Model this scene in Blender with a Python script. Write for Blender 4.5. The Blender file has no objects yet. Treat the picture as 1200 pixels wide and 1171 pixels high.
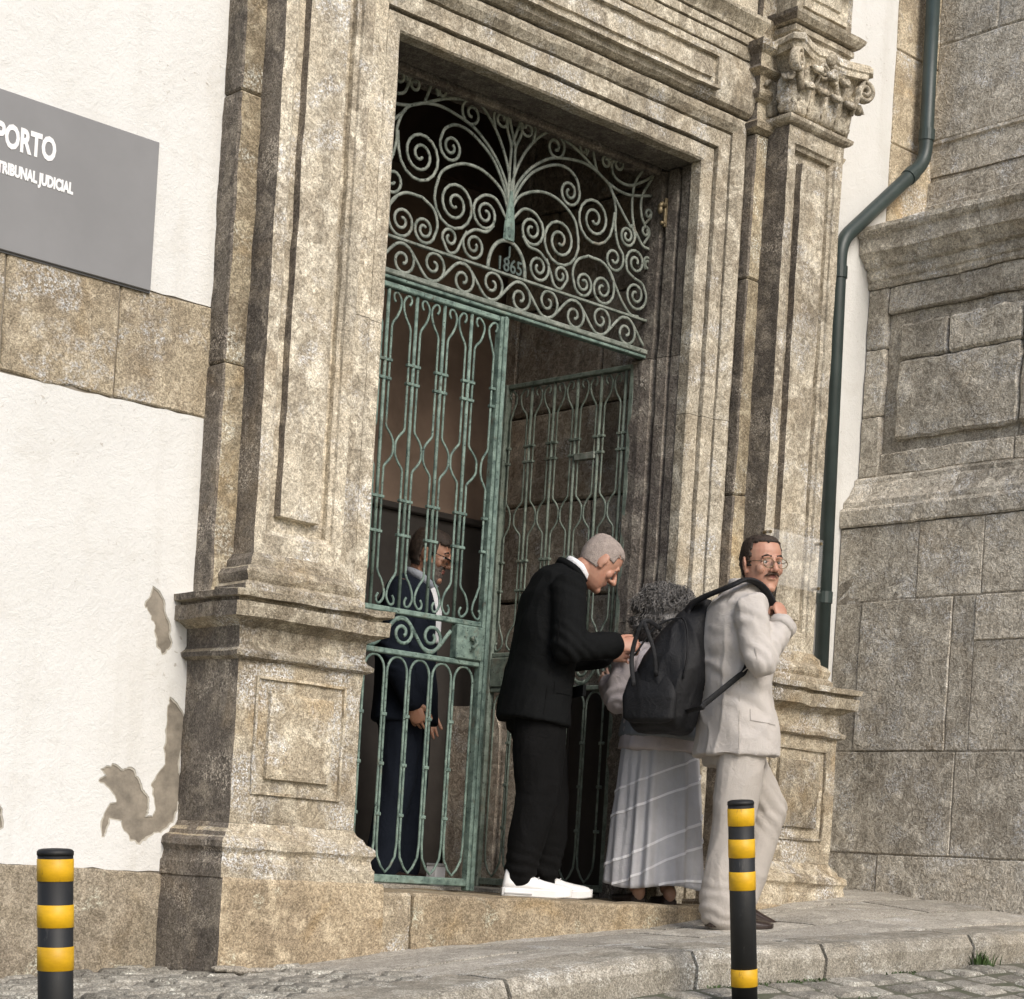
import bpy, bmesh, math, random
from mathutils import Vector, Matrix, noise, Euler
R = math.radians
rnd = random.Random(11)
S = bpy.context.scene
C = S.collection

# ------------------------------------------------------------------ camera
cam_d = bpy.data.cameras.new('camera')
cam = bpy.data.objects.new('camera', cam_d); C.objects.link(cam)
F_PX, ROLL, YAW, PX, PY = 2302.19, 0.0616859, 0.737034, 600.0, 1012.56
W_PX, H_PX = 1200.0, 1171.0
cam_d.sensor_fit = 'HORIZONTAL'; cam_d.sensor_width = 36.0
cam_d.lens = 36.0 * F_PX / W_PX
cam_d.shift_x = (W_PX/2 - PX) / W_PX
cam_d.shift_y = (PY - H_PX/2) / W_PX
cam_d.clip_start = 0.1; cam_d.clip_end = 400
fw = Vector((math.sin(YAW), math.cos(YAW), 0)); rt0 = Vector((math.cos(YAW), -math.sin(YAW), 0)); up0 = Vector((0, 0, 1))
rt = rt0*math.cos(ROLL) + up0*math.sin(ROLL); up = -rt0*math.sin(ROLL) + up0*math.cos(ROLL)
m = Matrix((rt, up, -fw)).transposed().to_4x4(); m.translation = Vector((0, -6.2, 0.145))
cam.matrix_world = m
S.camera = cam

# ------------------------------------------------------------------ light
TO_SUN = Vector((-0.16, -0.75, 0.62)).normalized()
SUN_EL = math.asin(TO_SUN.z); SUN_AZ = math.atan2(TO_SUN.x, TO_SUN.y)
w = bpy.data.worlds.new('World'); S.world = w; w.use_nodes = True
nt = w.node_tree; bg = nt.nodes['Background']
sky = nt.nodes.new('ShaderNodeTexSky'); sky.sky_type = 'NISHITA'; sky.sun_disc = False
sky.sun_elevation = SUN_EL; sky.sun_rotation = SUN_AZ
sky.dust_density = 2.5; sky.air_density = 1.0; sky.ozone_density = 0.6
nt.links.new(sky.outputs[0], bg.inputs[0]); bg.inputs[1].default_value = 0.115
sun_d = bpy.data.lights.new('sun', 'SUN'); sun_d.energy = 1.5; sun_d.angle = R(24); sun_d.color = (1.0, 0.952, 0.875)
sun = bpy.data.objects.new('sun', sun_d); C.objects.link(sun)
sun.rotation_euler = TO_SUN.to_track_quat('Z', 'Y').to_euler()
S.view_settings.view_transform = 'Standard'; S.view_settings.look = 'None'
S.view_settings.gamma = 1.0; S.view_settings.use_curve_mapping = False
S.view_settings.exposure = 0.62

# ------------------------------------------------------------------ materials
def new_mat(name):
    mt = bpy.data.materials.new(name); mt.use_nodes = True
    n = mt.node_tree.nodes; l = mt.node_tree.links
    return mt, n, l, n['Principled BSDF']

def ramp(n, l, src, p0, p1, c0=(0,0,0,1), c1=(1,1,1,1)):
    r = n.new('ShaderNodeValToRGB'); e = r.color_ramp.elements
    e[0].position = p0; e[0].color = c0; e[1].position = p1; e[1].color = c1
    l.new(src, r.inputs[0]); return r.outputs[0]

def noise_tex(n, l, vec, scale, detail=4, rough=0.55, dist=0.0):
    t = n.new('ShaderNodeTexNoise'); t.inputs['Scale'].default_value = scale
    t.inputs['Detail'].default_value = detail; t.inputs['Roughness'].default_value = rough
    t.inputs['Distortion'].default_value = dist
    l.new(vec, t.inputs['Vector']); return t.outputs['Fac']

def mixc(n, l, fac, a, b, mode='MIX'):
    x = n.new('ShaderNodeMix'); x.data_type = 'RGBA'; x.blend_type = mode
    if isinstance(fac, float): x.inputs[0].default_value = fac
    else: l.new(fac, x.inputs[0])
    for i, v in ((6, a), (7, b)):
        if isinstance(v, tuple): x.inputs[i].default_value = (*v, 1) if len(v) == 3 else v
        else: l.new(v, x.inputs[i])
    return x.outputs[2]

def world_vec(n, l, stretch=None, per_object=True):
    g = n.new('ShaderNodeNewGeometry'); v = g.outputs['Position']
    if per_object:
        oi = n.new('ShaderNodeObjectInfo'); mu = n.new('ShaderNodeMath'); mu.operation = 'MULTIPLY'; mu.inputs[1].default_value = 7.3
        l.new(oi.outputs['Random'], mu.inputs[0])
        ad = n.new('ShaderNodeVectorMath'); ad.operation = 'ADD'; l.new(v, ad.inputs[0]); l.new(mu.outputs[0], ad.inputs[1]); v = ad.outputs[0]
    if stretch:
        mp = n.new('ShaderNodeMapping'); mp.inputs['Scale'].default_value = stretch; l.new(v, mp.inputs['Vector']); v = mp.outputs[0]
    return v

def bump(n, l, bs, parts, dist=0.02):
    prev = None
    for h, st in parts:
        b = n.new('ShaderNodeBump'); b.inputs['Strength'].default_value = st; b.inputs['Distance'].default_value = dist
        l.new(h, b.inputs['Height'])
        if prev: l.new(prev, b.inputs['Normal'])
        prev = b.outputs[0]
    l.new(prev, bs.inputs['Normal'])

def stone_mat(name, base, dark, pale, lichen, ochre=0.0, grain=55.0, crust=0.5, rough_amt=0.6, tone_var=0.25):
    """granite: grain, pale lichen patches, dark crust, ochre rust, per-block tone"""
    mt, n, l, bs = new_mat(name)
    v = world_vec(n, l)
    big = noise_tex(n, l, v, 2.3, 5, 0.6)
    mid = noise_tex(n, l, v, 9.0, 5, 0.65, 0.6)
    worm = noise_tex(n, l, v, grain, 3, 0.6, 1.5)
    fine = noise_tex(n, l, v, 170.0, 2, 0.6)
    col = mixc(n, l, ramp(n, l, big, 0.40, 0.63), base, tuple((c*0.85+e*0.15) for c, e in zip(dark, base)))
    col = mixc(n, l, ramp(n, l, mid, 0.48, 0.62), col, pale)
    fk = noise_tex(n, l, world_vec(n, l, (1.0, 1.0, 0.55)), 3.4, 7, 0.62, 0.2)
    fkm = ramp(n, l, fk, 0.555, 0.575)
    col = mixc(n, l, fkm, col, mixc(n, l, 0.6, pale, tuple(c*0.86 for c in base)))
    # lichen: patches broken up by a finer pattern
    pm = noise_tex(n, l, v, 5.0, 3, 0.6, 0.3)
    pf = ramp(n, l, noise_tex(n, l, v, 85.0, 4, 0.7), 0.47, 0.60)
    pa = ramp(n, l, pm, 0.62 - 0.22*lichen, 0.72 - 0.18*lichen)
    mul = n.new('ShaderNodeMath'); mul.operation = 'MULTIPLY'; l.new(pf, mul.inputs[0]); l.new(pa, mul.inputs[1])
    col = mixc(n, l, mul.outputs[0], col, tuple(min(0.62, c*1.45 + 0.05) for c in pale))
    # dark crust streaks (stretched vertically)
    vs = world_vec(n, l, (6.0, 6.0, 0.9))
    st = noise_tex(n, l, vs, 1.0, 5, 0.65, 0.4)
    sm = n.new('ShaderNodeMath'); sm.operation = 'MULTIPLY'; sm.inputs[1].default_value = crust
    l.new(ramp(n, l, st, 0.52, 0.68), sm.inputs[0])
    col = mixc(n, l, sm.outputs[0], col, tuple(c*0.6 for c in dark))
    if ochre > 0:
        oc = noise_tex(n, l, v, 3.1, 4, 0.6, 0.5)
        om = n.new('ShaderNodeMath'); om.operation = 'MULTIPLY'; om.inputs[1].default_value = ochre
        l.new(ramp(n, l, oc, 0.56, 0.72), om.inputs[0])
        col = mixc(n, l, om.outputs[0], col, (0.40, 0.26, 0.10))
    # mineral grain
    gr = ramp(n, l, fine, 0.36, 0.66, (0.55, 0.55, 0.55, 1), (1.35, 1.35, 1.35, 1))
    col = mixc(n, l, 0.75, col, gr, 'MULTIPLY')
    wr = ramp(n, l, worm, 0.38, 0.62, (0.58, 0.57, 0.55, 1), (1.28, 1.28, 1.28, 1))
    col = mixc(n, l, 0.8, col, wr, 'MULTIPLY')
    oi = n.new('ShaderNodeObjectInfo')
    tv = ramp(n, l, oi.outputs['Random'], 0, 1, (1-tone_var,)*3 + (1,), (1+tone_var*0.6,)*3 + (1,))
    col = mixc(n, l, 1.0, col, tv, 'MULTIPLY')
    l.new(col, bs.inputs['Base Color']); bs.inputs['Roughness'].default_value = 0.9
    bs.inputs['Specular IOR Level'].default_value = 0.25
    bump(n, l, bs, [(fkm, 0.12*rough_amt), (mid, 0.5*rough_amt), (worm, 0.75*rough_amt), (fine, 0.22*rough_amt)], 0.016)
    return mt

M = {}
M['granite'] = stone_mat('portal_granite', (0.435, 0.375, 0.28), (0.25, 0.212, 0.158), (0.60, 0.54, 0.425), 0.55, 0.35, rough_amt=0.7)
M['granite_pale'] = stone_mat('door_frame_granite', (0.50, 0.445, 0.35), (0.30, 0.262, 0.205), (0.68, 0.625, 0.515), 0.35, 0.15, grain=40, crust=0.55, rough_amt=0.4)
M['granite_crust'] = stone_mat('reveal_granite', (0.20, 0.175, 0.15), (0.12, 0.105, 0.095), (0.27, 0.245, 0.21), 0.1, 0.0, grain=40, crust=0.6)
M['granite_flank'] = stone_mat('dark_flank_granite', (0.195, 0.17, 0.144), (0.115, 0.101, 0.088), (0.31, 0.272, 0.222), 0.3, 0.15, grain=50, crust=0.5, rough_amt=0.7)
M['granite_ochre'] = stone_mat('ochre_stained_granite', (0.37, 0.31, 0.215), (0.22, 0.18, 0.13), (0.54, 0.475, 0.35), 0.5, 0.35, grain=45, crust=0.5)
M['granite_warm'] = stone_mat('plinth_granite', (0.44, 0.355, 0.24), (0.31, 0.25, 0.175), (0.52, 0.435, 0.31), 0.2, 0.4, crust=0.3, rough_amt=0.5)
M['granite_band'] = stone_mat('band_granite', (0.48, 0.405, 0.29), (0.32, 0.265, 0.195), (0.60, 0.52, 0.39), 0.45, 0.45, grain=60, crust=0.3)
M['granite_base'] = stone_mat('base_granite', (0.39, 0.335, 0.25), (0.26, 0.22, 0.17), (0.47, 0.41, 0.32), 0.2, 0.15, grain=60, crust=0.35, rough_amt=0.45)
M['church'] = stone_mat('church_granite', (0.54, 0.495, 0.42), (0.36, 0.328, 0.275), (0.68, 0.635, 0.55), 0.5, 0.15, grain=34, crust=0.3, rough_amt=1.1, tone_var=0.2)
M['mortar'] = stone_mat('lime_mortar', (0.40, 0.36, 0.30), (0.26, 0.235, 0.2), (0.5, 0.46, 0.39), 0.2)
M['slab'] = stone_mat('paving_granite', (0.43, 0.40, 0.35), (0.32, 0.30, 0.26), (0.52, 0.49, 0.43), 0.15, 0.05, grain=80, crust=0.15, rough_amt=0.45, tone_var=0.14)
M['kerb'] = stone_mat('kerb_granite', (0.37, 0.34, 0.285), (0.25, 0.23, 0.19), (0.46, 0.43, 0.37), 0.5, 0.12, grain=75, crust=0.25, tone_var=0.12)
M['sett'] = stone_mat('sett_granite', (0.32, 0.30, 0.26), (0.20, 0.19, 0.165), (0.41, 0.39, 0.34), 0.3, 0.05, grain=90, crust=0.2, tone_var=0.3)
M['hall_stone'] = stone_mat('hall_granite', (0.44, 0.37, 0.30), (0.28, 0.24, 0.20), (0.56, 0.50, 0.42), 0.3, 0.1, grain=30)

def plain_mat(name, col, rough=0.6, var=0.15, scale=12.0, bump_s=0.15, bump_scale=60.0, metal=0.0, spec=0.4, dark=None, sheen=0.0):
    mt, n, l, bs = new_mat(name); v = world_vec(n, l)
    a = noise_tex(n, l, v, scale, 5, 0.6)
    d = dark or tuple(c*(1-var*2) for c in col)
    c = mixc(n, l, ramp(n, l, a, 0.35, 0.7), col, d)
    l.new(c, bs.inputs['Base Color']); bs.inputs['Roughness'].default_value = rough
    bs.inputs['Metallic'].default_value = metal; bs.inputs['Specular IOR Level'].default_value = spec
    if sheen: bs.inputs['Sheen Weight'].default_value = sheen
    if bump_s:
        hs = [(noise_tex(n, l, v, bump_scale, 3), bump_s)]
        if bump_scale >= 250: hs = [(noise_tex(n, l, v, 20.0, 5, 0.6, 1.4), 0.5)] + hs
        bump(n, l, bs, hs, 0.010 if bump_scale >= 250 else 0.006)
    return mt

def plaster_mat():
    mt, n, l, bs = new_mat('limewash_plaster'); v = world_vec(n, l, None, False)
    a = noise_tex(n, l, v, 1.3, 6, 0.6); b = noise_tex(n, l, v, 14, 5, 0.7, 0.8)
    vs = world_vec(n, l, (9, 9, 0.8), False); s = noise_tex(n, l, vs, 1.0, 5, 0.65)
    col = mixc(n, l, ramp(n, l, a, 0.40, 0.72), (0.72, 0.72, 0.705), (0.655, 0.652, 0.63))
    sm = n.new('ShaderNodeMath'); sm.operation = 'MULTIPLY'; sm.inputs[1].default_value = 0.35
    l.new(ramp(n, l, s, 0.52, 0.78), sm.inputs[0])
    col = mixc(n, l, sm.outputs[0], col, (0.50, 0.48, 0.43))
    bl = noise_tex(n, l, v, 4.5, 6, 0.7, 0.6)
    bm_ = n.new('ShaderNodeMath'); bm_.operation = 'MULTIPLY'; bm_.inputs[1].default_value = 0.3
    l.new(ramp(n, l, bl, 0.55, 0.70), bm_.inputs[0])
    col = mixc(n, l, bm_.outputs[0], col, (0.55, 0.53, 0.48))
    sp = noise_tex(n, l, v, 42, 3, 0.6, 0.4); big = noise_tex(n, l, v, 2.6, 3)
    mu = n.new('ShaderNodeMath'); mu.operation = 'MULTIPLY'
    l.new(ramp(n, l, sp, 0.66, 0.71), mu.inputs[0]); l.new(ramp(n, l, big, 0.5, 0.66), mu.inputs[1])
    col = mixc(n, l, mu.outputs[0], col, (0.42, 0.39, 0.35))
    l.new(col, bs.inputs['Base Color']); bs.inputs['Roughness'].default_value = 0.92; bs.inputs['Specular IOR Level'].default_value = 0.15
    gr = noise_tex(n, l, v, 110, 3, 0.7)
    bump(n, l, bs, [(a, 0.3), (b, 0.45), (sp, 0.12), (gr, 0.3)], 0.012)
    return mt
M['plaster'] = plaster_mat()
M['exposed'] = plain_mat('exposed_render', (0.31, 0.275, 0.225), 0.95, 0.25, 14, 0.6, 45)
def iron_mat(name, col, dark, rust=0.35):
    mt, n, l, bs = new_mat(name); v = world_vec(n, l)
    c = mixc(n, l, ramp(n, l, noise_tex(n, l, v, 22, 5, 0.65), 0.38, 0.66), col, dark)
    ch = ramp(n, l, noise_tex(n, l, v, 75, 4, 0.7, 0.4), 0.60, 0.64)
    c = mixc(n, l, ch, c, tuple(x*0.35 for x in dark))
    rm = n.new('ShaderNodeMath'); rm.operation = 'MULTIPLY'; rm.inputs[1].default_value = rust
    l.new(ramp(n, l, noise_tex(n, l, v, 13, 5, 0.7, 0.5), 0.58, 0.68), rm.inputs[0])
    c = mixc(n, l, rm.outputs[0], c, (0.16, 0.085, 0.045))
    l.new(c, bs.inputs['Base Color']); bs.inputs['Roughness'].default_value = 0.6; bs.inputs['Specular IOR Level'].default_value = 0.35
    bump(n, l, bs, [(noise_tex(n, l, v, 130, 3, 0.7), 0.4), (ch, 0.15)], 0.006)
    return mt
M['iron'] = iron_mat('verdigris_iron', (0.21, 0.29, 0.25), (0.07, 0.11, 0.098))
M['iron_dull'] = iron_mat('grey_wrought_iron', (0.27, 0.295, 0.26), (0.11, 0.13, 0.11))
M['iron_shade'] = iron_mat('shaded_green_iron', (0.22, 0.265, 0.225), (0.10, 0.13, 0.108))  # duller copy of the gate green, the open leaf's shade mixed in
M['iron_dark'] = plain_mat('dark_iron', (0.09, 0.12, 0.11), 0.6, 0.3, 14, 0.2, 120)
M['pipe'] = plain_mat('dark_green_paint', (0.035, 0.052, 0.050), 0.45, 0.15, 8, 0.08, 50, spec=0.5)
M['sign'] = plain_mat('grey_sign_panel', (0.235, 0.235, 0.24), 0.55, 0.05, 4, 0.0)
M['sign_edge'] = plain_mat('sign_edge', (0.16, 0.16, 0.165), 0.5, 0.03)
M['white'] = plain_mat('white_lettering', (0.82, 0.82, 0.82), 0.5, 0.01, 4, 0.0)
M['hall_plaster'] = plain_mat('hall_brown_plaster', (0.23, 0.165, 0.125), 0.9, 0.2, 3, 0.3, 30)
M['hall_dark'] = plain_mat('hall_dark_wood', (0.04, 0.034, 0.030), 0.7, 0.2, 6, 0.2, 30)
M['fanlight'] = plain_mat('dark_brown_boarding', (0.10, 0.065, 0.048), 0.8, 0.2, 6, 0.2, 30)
M['bollard_black'] = plain_mat('bollard_black', (0.018, 0.02, 0.021), 0.45, 0.15, 14, 0.06, 80)
M['bollard_yellow'] = plain_mat('bollard_yellow', (0.80, 0.41, 0.015), 0.4, 0.08, 22, 0.03, 80, dark=(0.62, 0.30, 0.015))
def scuffed(name, col, scuff, rough):
    mt, n, l, bs = new_mat(name); v = world_vec(n, l, (1, 1, 2.5))
    c = mixc(n, l, ramp(n, l, noise_tex(n, l, v, 9, 5, 0.65), 0.35, 0.7), col, tuple(x*0.72 for x in col))
    sc_ = noise_tex(n, l, world_vec(n, l, (30, 30, 5)), 1.0, 6, 0.75, 0.5)
    m1 = n.new('ShaderNodeMath'); m1.operation = 'MULTIPLY'; m1.inputs[1].default_value = 0.75
    l.new(ramp(n, l, sc_, 0.60, 0.68), m1.inputs[0])
    c = mixc(n, l, m1.outputs[0], c, scuff)
    ds = ramp(n, l, noise_tex(n, l, v, 3.0, 6, 0.7), 0.45, 0.75, (1, 1, 1, 1), (0.72, 0.70, 0.66, 1))
    c = mixc(n, l, 1.0, c, ds, 'MULTIPLY')
    l.new(c, bs.inputs['Base Color']); bs.inputs['Roughness'].default_value = rough
    bump(n, l, bs, [(sc_, 0.15)], 0.003)
    return mt
M['bollard_black'] = scuffed('bollard_black', (0.010, 0.0105, 0.011), (0.06, 0.058, 0.054), 0.6)
M['bollard_yellow'] = scuffed('bollard_yellow', (0.80, 0.46, 0.008), (0.28, 0.15, 0.025), 0.5)
M['base_coat'] = plain_mat('cream_base_coat', (0.47, 0.44, 0.38), 0.95, 0.1, 12, 0.5, 60)
M['brass'] = plain_mat('old_brass', (0.25, 0.20, 0.12), 0.5, 0.3, 40, 0.2, 80, metal=0.6)
M['leaf'] = plain_mat('grass_green', (0.06, 0.11, 0.025), 0.6, 0.3, 30, 0.0)
M['dirt'] = plain_mat('joint_dirt', (0.085, 0.075, 0.06), 0.95, 0.3, 9, 0.6, 60, dark=(0.05, 0.055, 0.03))
M['road_dirt'] = plain_mat('road_joint_dirt', (0.13, 0.12, 0.095), 0.95, 0.3, 6, 0.6, 60, dark=(0.07, 0.08, 0.045))
# people
def skin_mat(name, col, ruddy):
    mt, n, l, bs = new_mat(name); v = world_vec(n, l)
    c = mixc(n, l, ramp(n, l, noise_tex(n, l, v, 18, 4, 0.6), 0.35, 0.7), col, ruddy)
    l.new(c, bs.inputs['Base Color']); bs.inputs['Roughness'].default_value = 0.5
    bs.inputs['Subsurface Weight'].default_value = 0.12; bs.inputs['Subsurface Radius'].default_value = (0.012, 0.005, 0.003)
    bump(n, l, bs, [(noise_tex(n, l, v, 160, 2), 0.15)], 0.003)
    return mt
M['skin'] = skin_mat('skin_ruddy', (0.48, 0.27, 0.19), (0.42, 0.20, 0.14))
M['skin_tan'] = skin_mat('skin_tan', (0.44, 0.245, 0.165), (0.37, 0.18, 0.115))
M['skin_old'] = skin_mat('skin_pale', (0.50, 0.32, 0.25), (0.44, 0.25, 0.19))
M['lip'] = plain_mat('lip', (0.33, 0.13, 0.11), 0.5, 0.1, 30, 0.0)
M['eye_white'] = plain_mat('eye_white', (0.6, 0.57, 0.53), 0.25, 0.05, 30, 0.0)
M['iris'] = plain_mat('eye_dark', (0.03, 0.02, 0.015), 0.15, 0.05, 30, 0.0)
M['hair_dark'] = plain_mat('hair_dark_brown', (0.055, 0.038, 0.028), 0.55, 0.3, 60, 0.8, 220)
M['hair_grey'] = plain_mat('hair_cropped_grey', (0.43, 0.36, 0.325), 0.7, 0.15, 60, 0.8, 260)
M['hair_curl'] = plain_mat('hair_salt_pepper', (0.23, 0.22, 0.212), 0.65, 0.3, 22, 0.5, 200, dark=(0.05, 0.046, 0.043))
M['moustache'] = plain_mat('moustache_brown', (0.10, 0.055, 0.035), 0.6, 0.3, 80, 0.6, 250)
M['stubble'] = plain_mat('beard_grey', (0.22, 0.18, 0.155), 0.7, 0.3, 80, 0.6, 250)
M['suit_black'] = plain_mat('black_suit_wool', (0.0062, 0.0068, 0.0072), 0.85, 0.1, 8, 0.25, 400, spec=0.12)
M['trouser_black'] = plain_mat('black_trouser_wool', (0.0055, 0.0055, 0.0058), 0.85, 0.1, 8, 0.25, 400, spec=0.12)
M['suit_navy'] = plain_mat('navy_suit_wool', (0.012, 0.016, 0.026), 0.85, 0.1, 8, 0.25, 400, spec=0.12)
M['linen'] = plain_mat('stone_linen', (0.53, 0.495, 0.465), 0.85, 0.05, 7, 0.35, 420, spec=0.15)
M['linen_trouser'] = plain_mat('linen_trouser', (0.46, 0.425, 0.39), 0.85, 0.06, 7, 0.35, 420, spec=0.15)
M['shirt_white'] = plain_mat('white_shirt', (0.78, 0.78, 0.8), 0.8, 0.02, 8, 0.15, 300, spec=0.15)
M['shirt_blue'] = plain_mat('blue_grey_shirt', (0.36, 0.39, 0.44), 0.8, 0.06, 8, 0.15, 300, spec=0.15)
M['blouse'] = plain_mat('mauve_grey_blouse', (0.46, 0.42, 0.43), 0.85, 0.1, 6, 0.3, 300, spec=0.15)
M['vest'] = plain_mat('grey_vest', (0.20, 0.215, 0.23), 0.85, 0.1, 6, 0.3, 300, spec=0.15)
M['skirt'] = plain_mat('grey_skirt', (0.46, 0.46, 0.48), 0.85, 0.12, 5, 0.35, 260, spec=0.15)
M['skirt_seam'] = plain_mat('pale_skirt_seam', (0.68, 0.68, 0.70), 0.8, 0.05, 6, 0.3, 260)
M['sneaker'] = plain_mat('white_leather', (0.80, 0.80, 0.80), 0.45, 0.03, 10, 0.1, 150)
M['sole_grey'] = plain_mat('sole_grey', (0.42, 0.42, 0.42), 0.6, 0.05, 10, 0.1, 150)
M['shoe_brown'] = plain_mat('dark_brown_leather', (0.035, 0.022, 0.018), 0.35, 0.2, 20, 0.1, 150)
M['pack'] = plain_mat('black_nylon', (0.0075, 0.008, 0.010), 0.6, 0.15, 9, 0.35, 300, spec=0.35)
M['pack_grey'] = plain_mat('charcoal_nylon', (0.0085, 0.009, 0.011), 0.6, 0.15, 9, 0.35, 300, spec=0.35)
M['bag'] = plain_mat('black_patent_leather', (0.008, 0.008, 0.009), 0.42, 0.1, 9, 0.3, 30, spec=0.6)
M['gold'] = plain_mat('spectacle_gilt', (0.20, 0.15, 0.09), 0.35, 0.1, 20, 0.0, metal=0.6)
M['lens_dark'] = plain_mat('dark_lens', (0.01, 0.01, 0.01), 0.1, 0.05, 20, 0.0)
def glass_mat(name, alpha, col=(0.9, 0.9, 0.88)):
    mt, n, l, bs = new_mat(name)
    bs.inputs['Base Color'].default_value = (*col, 1); bs.inputs['Alpha'].default_value = alpha
    bs.inputs['Roughness'].default_value = 0.12
    t = noise_tex(n, l, world_vec(n, l), 7, 2)
    r = ramp(n, l, t, 0.3, 0.7, (alpha*0.8,)*3+(1,), (alpha*1.2,)*3+(1,)); l.new(r, bs.inputs['Alpha'])
    return mt
M['acrylic'] = glass_mat('clear_acrylic', 0.09)
M['lens'] = glass_mat('clear_lens', 0.03)

# ------------------------------------------------------------------ helpers
class MB:
    def __init__(s): s.v = []; s.f = []; s.m = []
    def add(s, vs, fs, mi=0):
        o = len(s.v); s.v += [Vector(p) for p in vs]
        for f in fs: s.f.append([i+o for i in f]); s.m.append(mi)
        return s
    def box(s, x0, x1, y0, y1, z0, z1, c=0.0):
        if c <= 0:
            vs = [(x, y, z) for x in (x0, x1) for y in (y0, y1) for z in (z0, z1)]
            return s.add(vs, [(0,1,3,2),(4,6,7,5),(0,4,5,1),(2,3,7,6),(0,2,6,4),(1,5,7,3)])
        c = min(c, abs(x1-x0)/3, abs(y1-y0)/3, abs(z1-z0)/3)
        X = (x0, x1); Y = (y0, y1); Z = (z0, z1); vs = []; idx = {}
        for i in (0, 1):
            for j in (0, 1):
                for k in (0, 1):
                    ix = X[i] + (c if i == 0 else -c); iy = Y[j] + (c if j == 0 else -c); iz = Z[k] + (c if k == 0 else -c)
                    idx[i,j,k,'x'] = len(vs); vs.append((X[i], iy, iz))
                    idx[i,j,k,'y'] = len(vs); vs.append((ix, Y[j], iz))
                    idx[i,j,k,'z'] = len(vs); vs.append((ix, iy, Z[k]))
        fs = []
        q = ((0,0),(1,0),(1,1),(0,1))
        for i in (0, 1):
            fs.append([idx[i,a,b,'x'] for a, b in (q if i else q[::-1])])
            fs.append([idx[a,i,b,'y'] for a, b in (q[::-1] if i else q)])
            fs.append([idx[a,b,i,'z'] for a, b in (q if i else q[::-1])])
        for a in (0, 1):
            for b in (0, 1):
                fs.append([idx[0,a,b,'y'], idx[1,a,b,'y'], idx[1,a,b,'z'], idx[0,a,b,'z']])
                fs.append([idx[a,0,b,'x'], idx[a,1,b,'x'], idx[a,1,b,'z'], idx[a,0,b,'z']])
                fs.append([idx[a,b,0,'x'], idx[a,b,1,'x'], idx[a,b,1,'y'], idx[a,b,0,'y']])
        for key in [(i,j,k) for i in (0,1) for j in (0,1) for k in (0,1)]:
            fs.append([idx[(*key, t)] for t in 'xyz'])
        return s.add(vs, fs)
    def rings(s, rings, close=True, cap=True, mi=0):
        n = len(rings[0]); o = len(s.v); vs = [p for r in rings for p in r]; fs = []
        for i in range(len(rings)-1):
            for j in range(n if close else n-1):
                k = (j+1) % n
                fs.append((i*n+j, i*n+k, (i+1)*n+k, (i+1)*n+j))
        if cap:
            fs.append(tuple(range(n))[::-1]); fs.append(tuple((len(rings)-1)*n+j for j in range(n)))
        return s.add(vs, fs, mi)
    def tube(s, pts, rad, seg=8, flat=1.0, ref=Vector((0,1,0)), cap=True, closed=False, mi=0):
        pts = [Vector(p) for p in pts]; N = len(pts); rs = []
        for i, p in enumerate(pts):
            if closed: t = pts[(i+1) % N] - pts[i-1]
            else: t = pts[min(i+1, N-1)] - pts[max(i-1, 0)]
            if t.length < 1e-9: t = Vector((0,0,1))
            t.normalize()
            a = t.cross(ref)
            if a.length < 1e-4: a = t.cross(Vector((1,0,0.01)))
            a.normalize(); b = t.cross(a).normalized()
            r = rad[i] if isinstance(rad, list) else rad
            ra, rb = (r if isinstance(r, (list, tuple)) else (r, r*flat))
            rs.append([p + a*ra*math.cos(2*math.pi*k/seg) + b*rb*math.sin(2*math.pi*k/seg) for k in range(seg)])
        if closed: rs.append(rs[0]); cap = False
        return s.rings(rs, True, cap, mi)
    def limb(s, pts, rad, seg=14, ref=Vector((0,1,0)), flat=1.0):
        """tube with rounded ends"""
        pts = [Vector(p) for p in pts]; rad = [r if isinstance(r, (list, tuple)) else (r, r*flat) for r in rad]
        P = list(pts); Q = list(rad)
        d0 = (pts[0]-pts[1]).normalized(); d1 = (pts[-1]-pts[-2]).normalized()
        for f, q in ((0.55, 0.84), (0.9, 0.45)):
            P.insert(0, pts[0]+d0*max(rad[0])*f); Q.insert(0, (rad[0][0]*q, rad[0][1]*q))
            P.append(pts[-1]+d1*max(rad[-1])*f); Q.append((rad[-1][0]*q, rad[-1][1]*q))
        return s.tube(P, Q, seg, 1.0, ref)
    def ball(s, c, r, seg=14, rot=None):
        c = Vector(c); r = r if isinstance(r, (list, tuple)) else (r, r, r); rs = []
        for i in range(1, 10):
            ph = math.pi*i/10
            ring = []
            for k in range(seg):
                a = 2*math.pi*k/seg
                p = Vector((r[0]*math.sin(ph)*math.cos(a), r[1]*math.sin(ph)*math.sin(a), -r[2]*math.cos(ph)))
                if rot: p = rot @ p
                ring.append(c+p)
            rs.append(ring)
        return s.rings(rs)
    def xf(s, mtx, start=0):
        for i in range(start, len(s.v)): s.v[i] = mtx @ s.v[i]
        return s
    def mesh(s, name, mats, off=Vector((0,0,0)), smooth=False):
        me = bpy.data.meshes.new(name)
        me.from_pydata([p-off for p in s.v], [], s.f)
        for m_ in (mats if isinstance(mats, (list, tuple)) else [mats]): me.materials.append(m_)
        if any(s.m): me.polygons.foreach_set('material_index', s.m)
        bm = bmesh.new(); bm.from_mesh(me); bmesh.ops.recalc_face_normals(bm, faces=bm.faces); bm.to_mesh(me); bm.free()
        if smooth: me.polygons.foreach_set('use_smooth', [True]*len(me.polygons))
        return me

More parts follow.
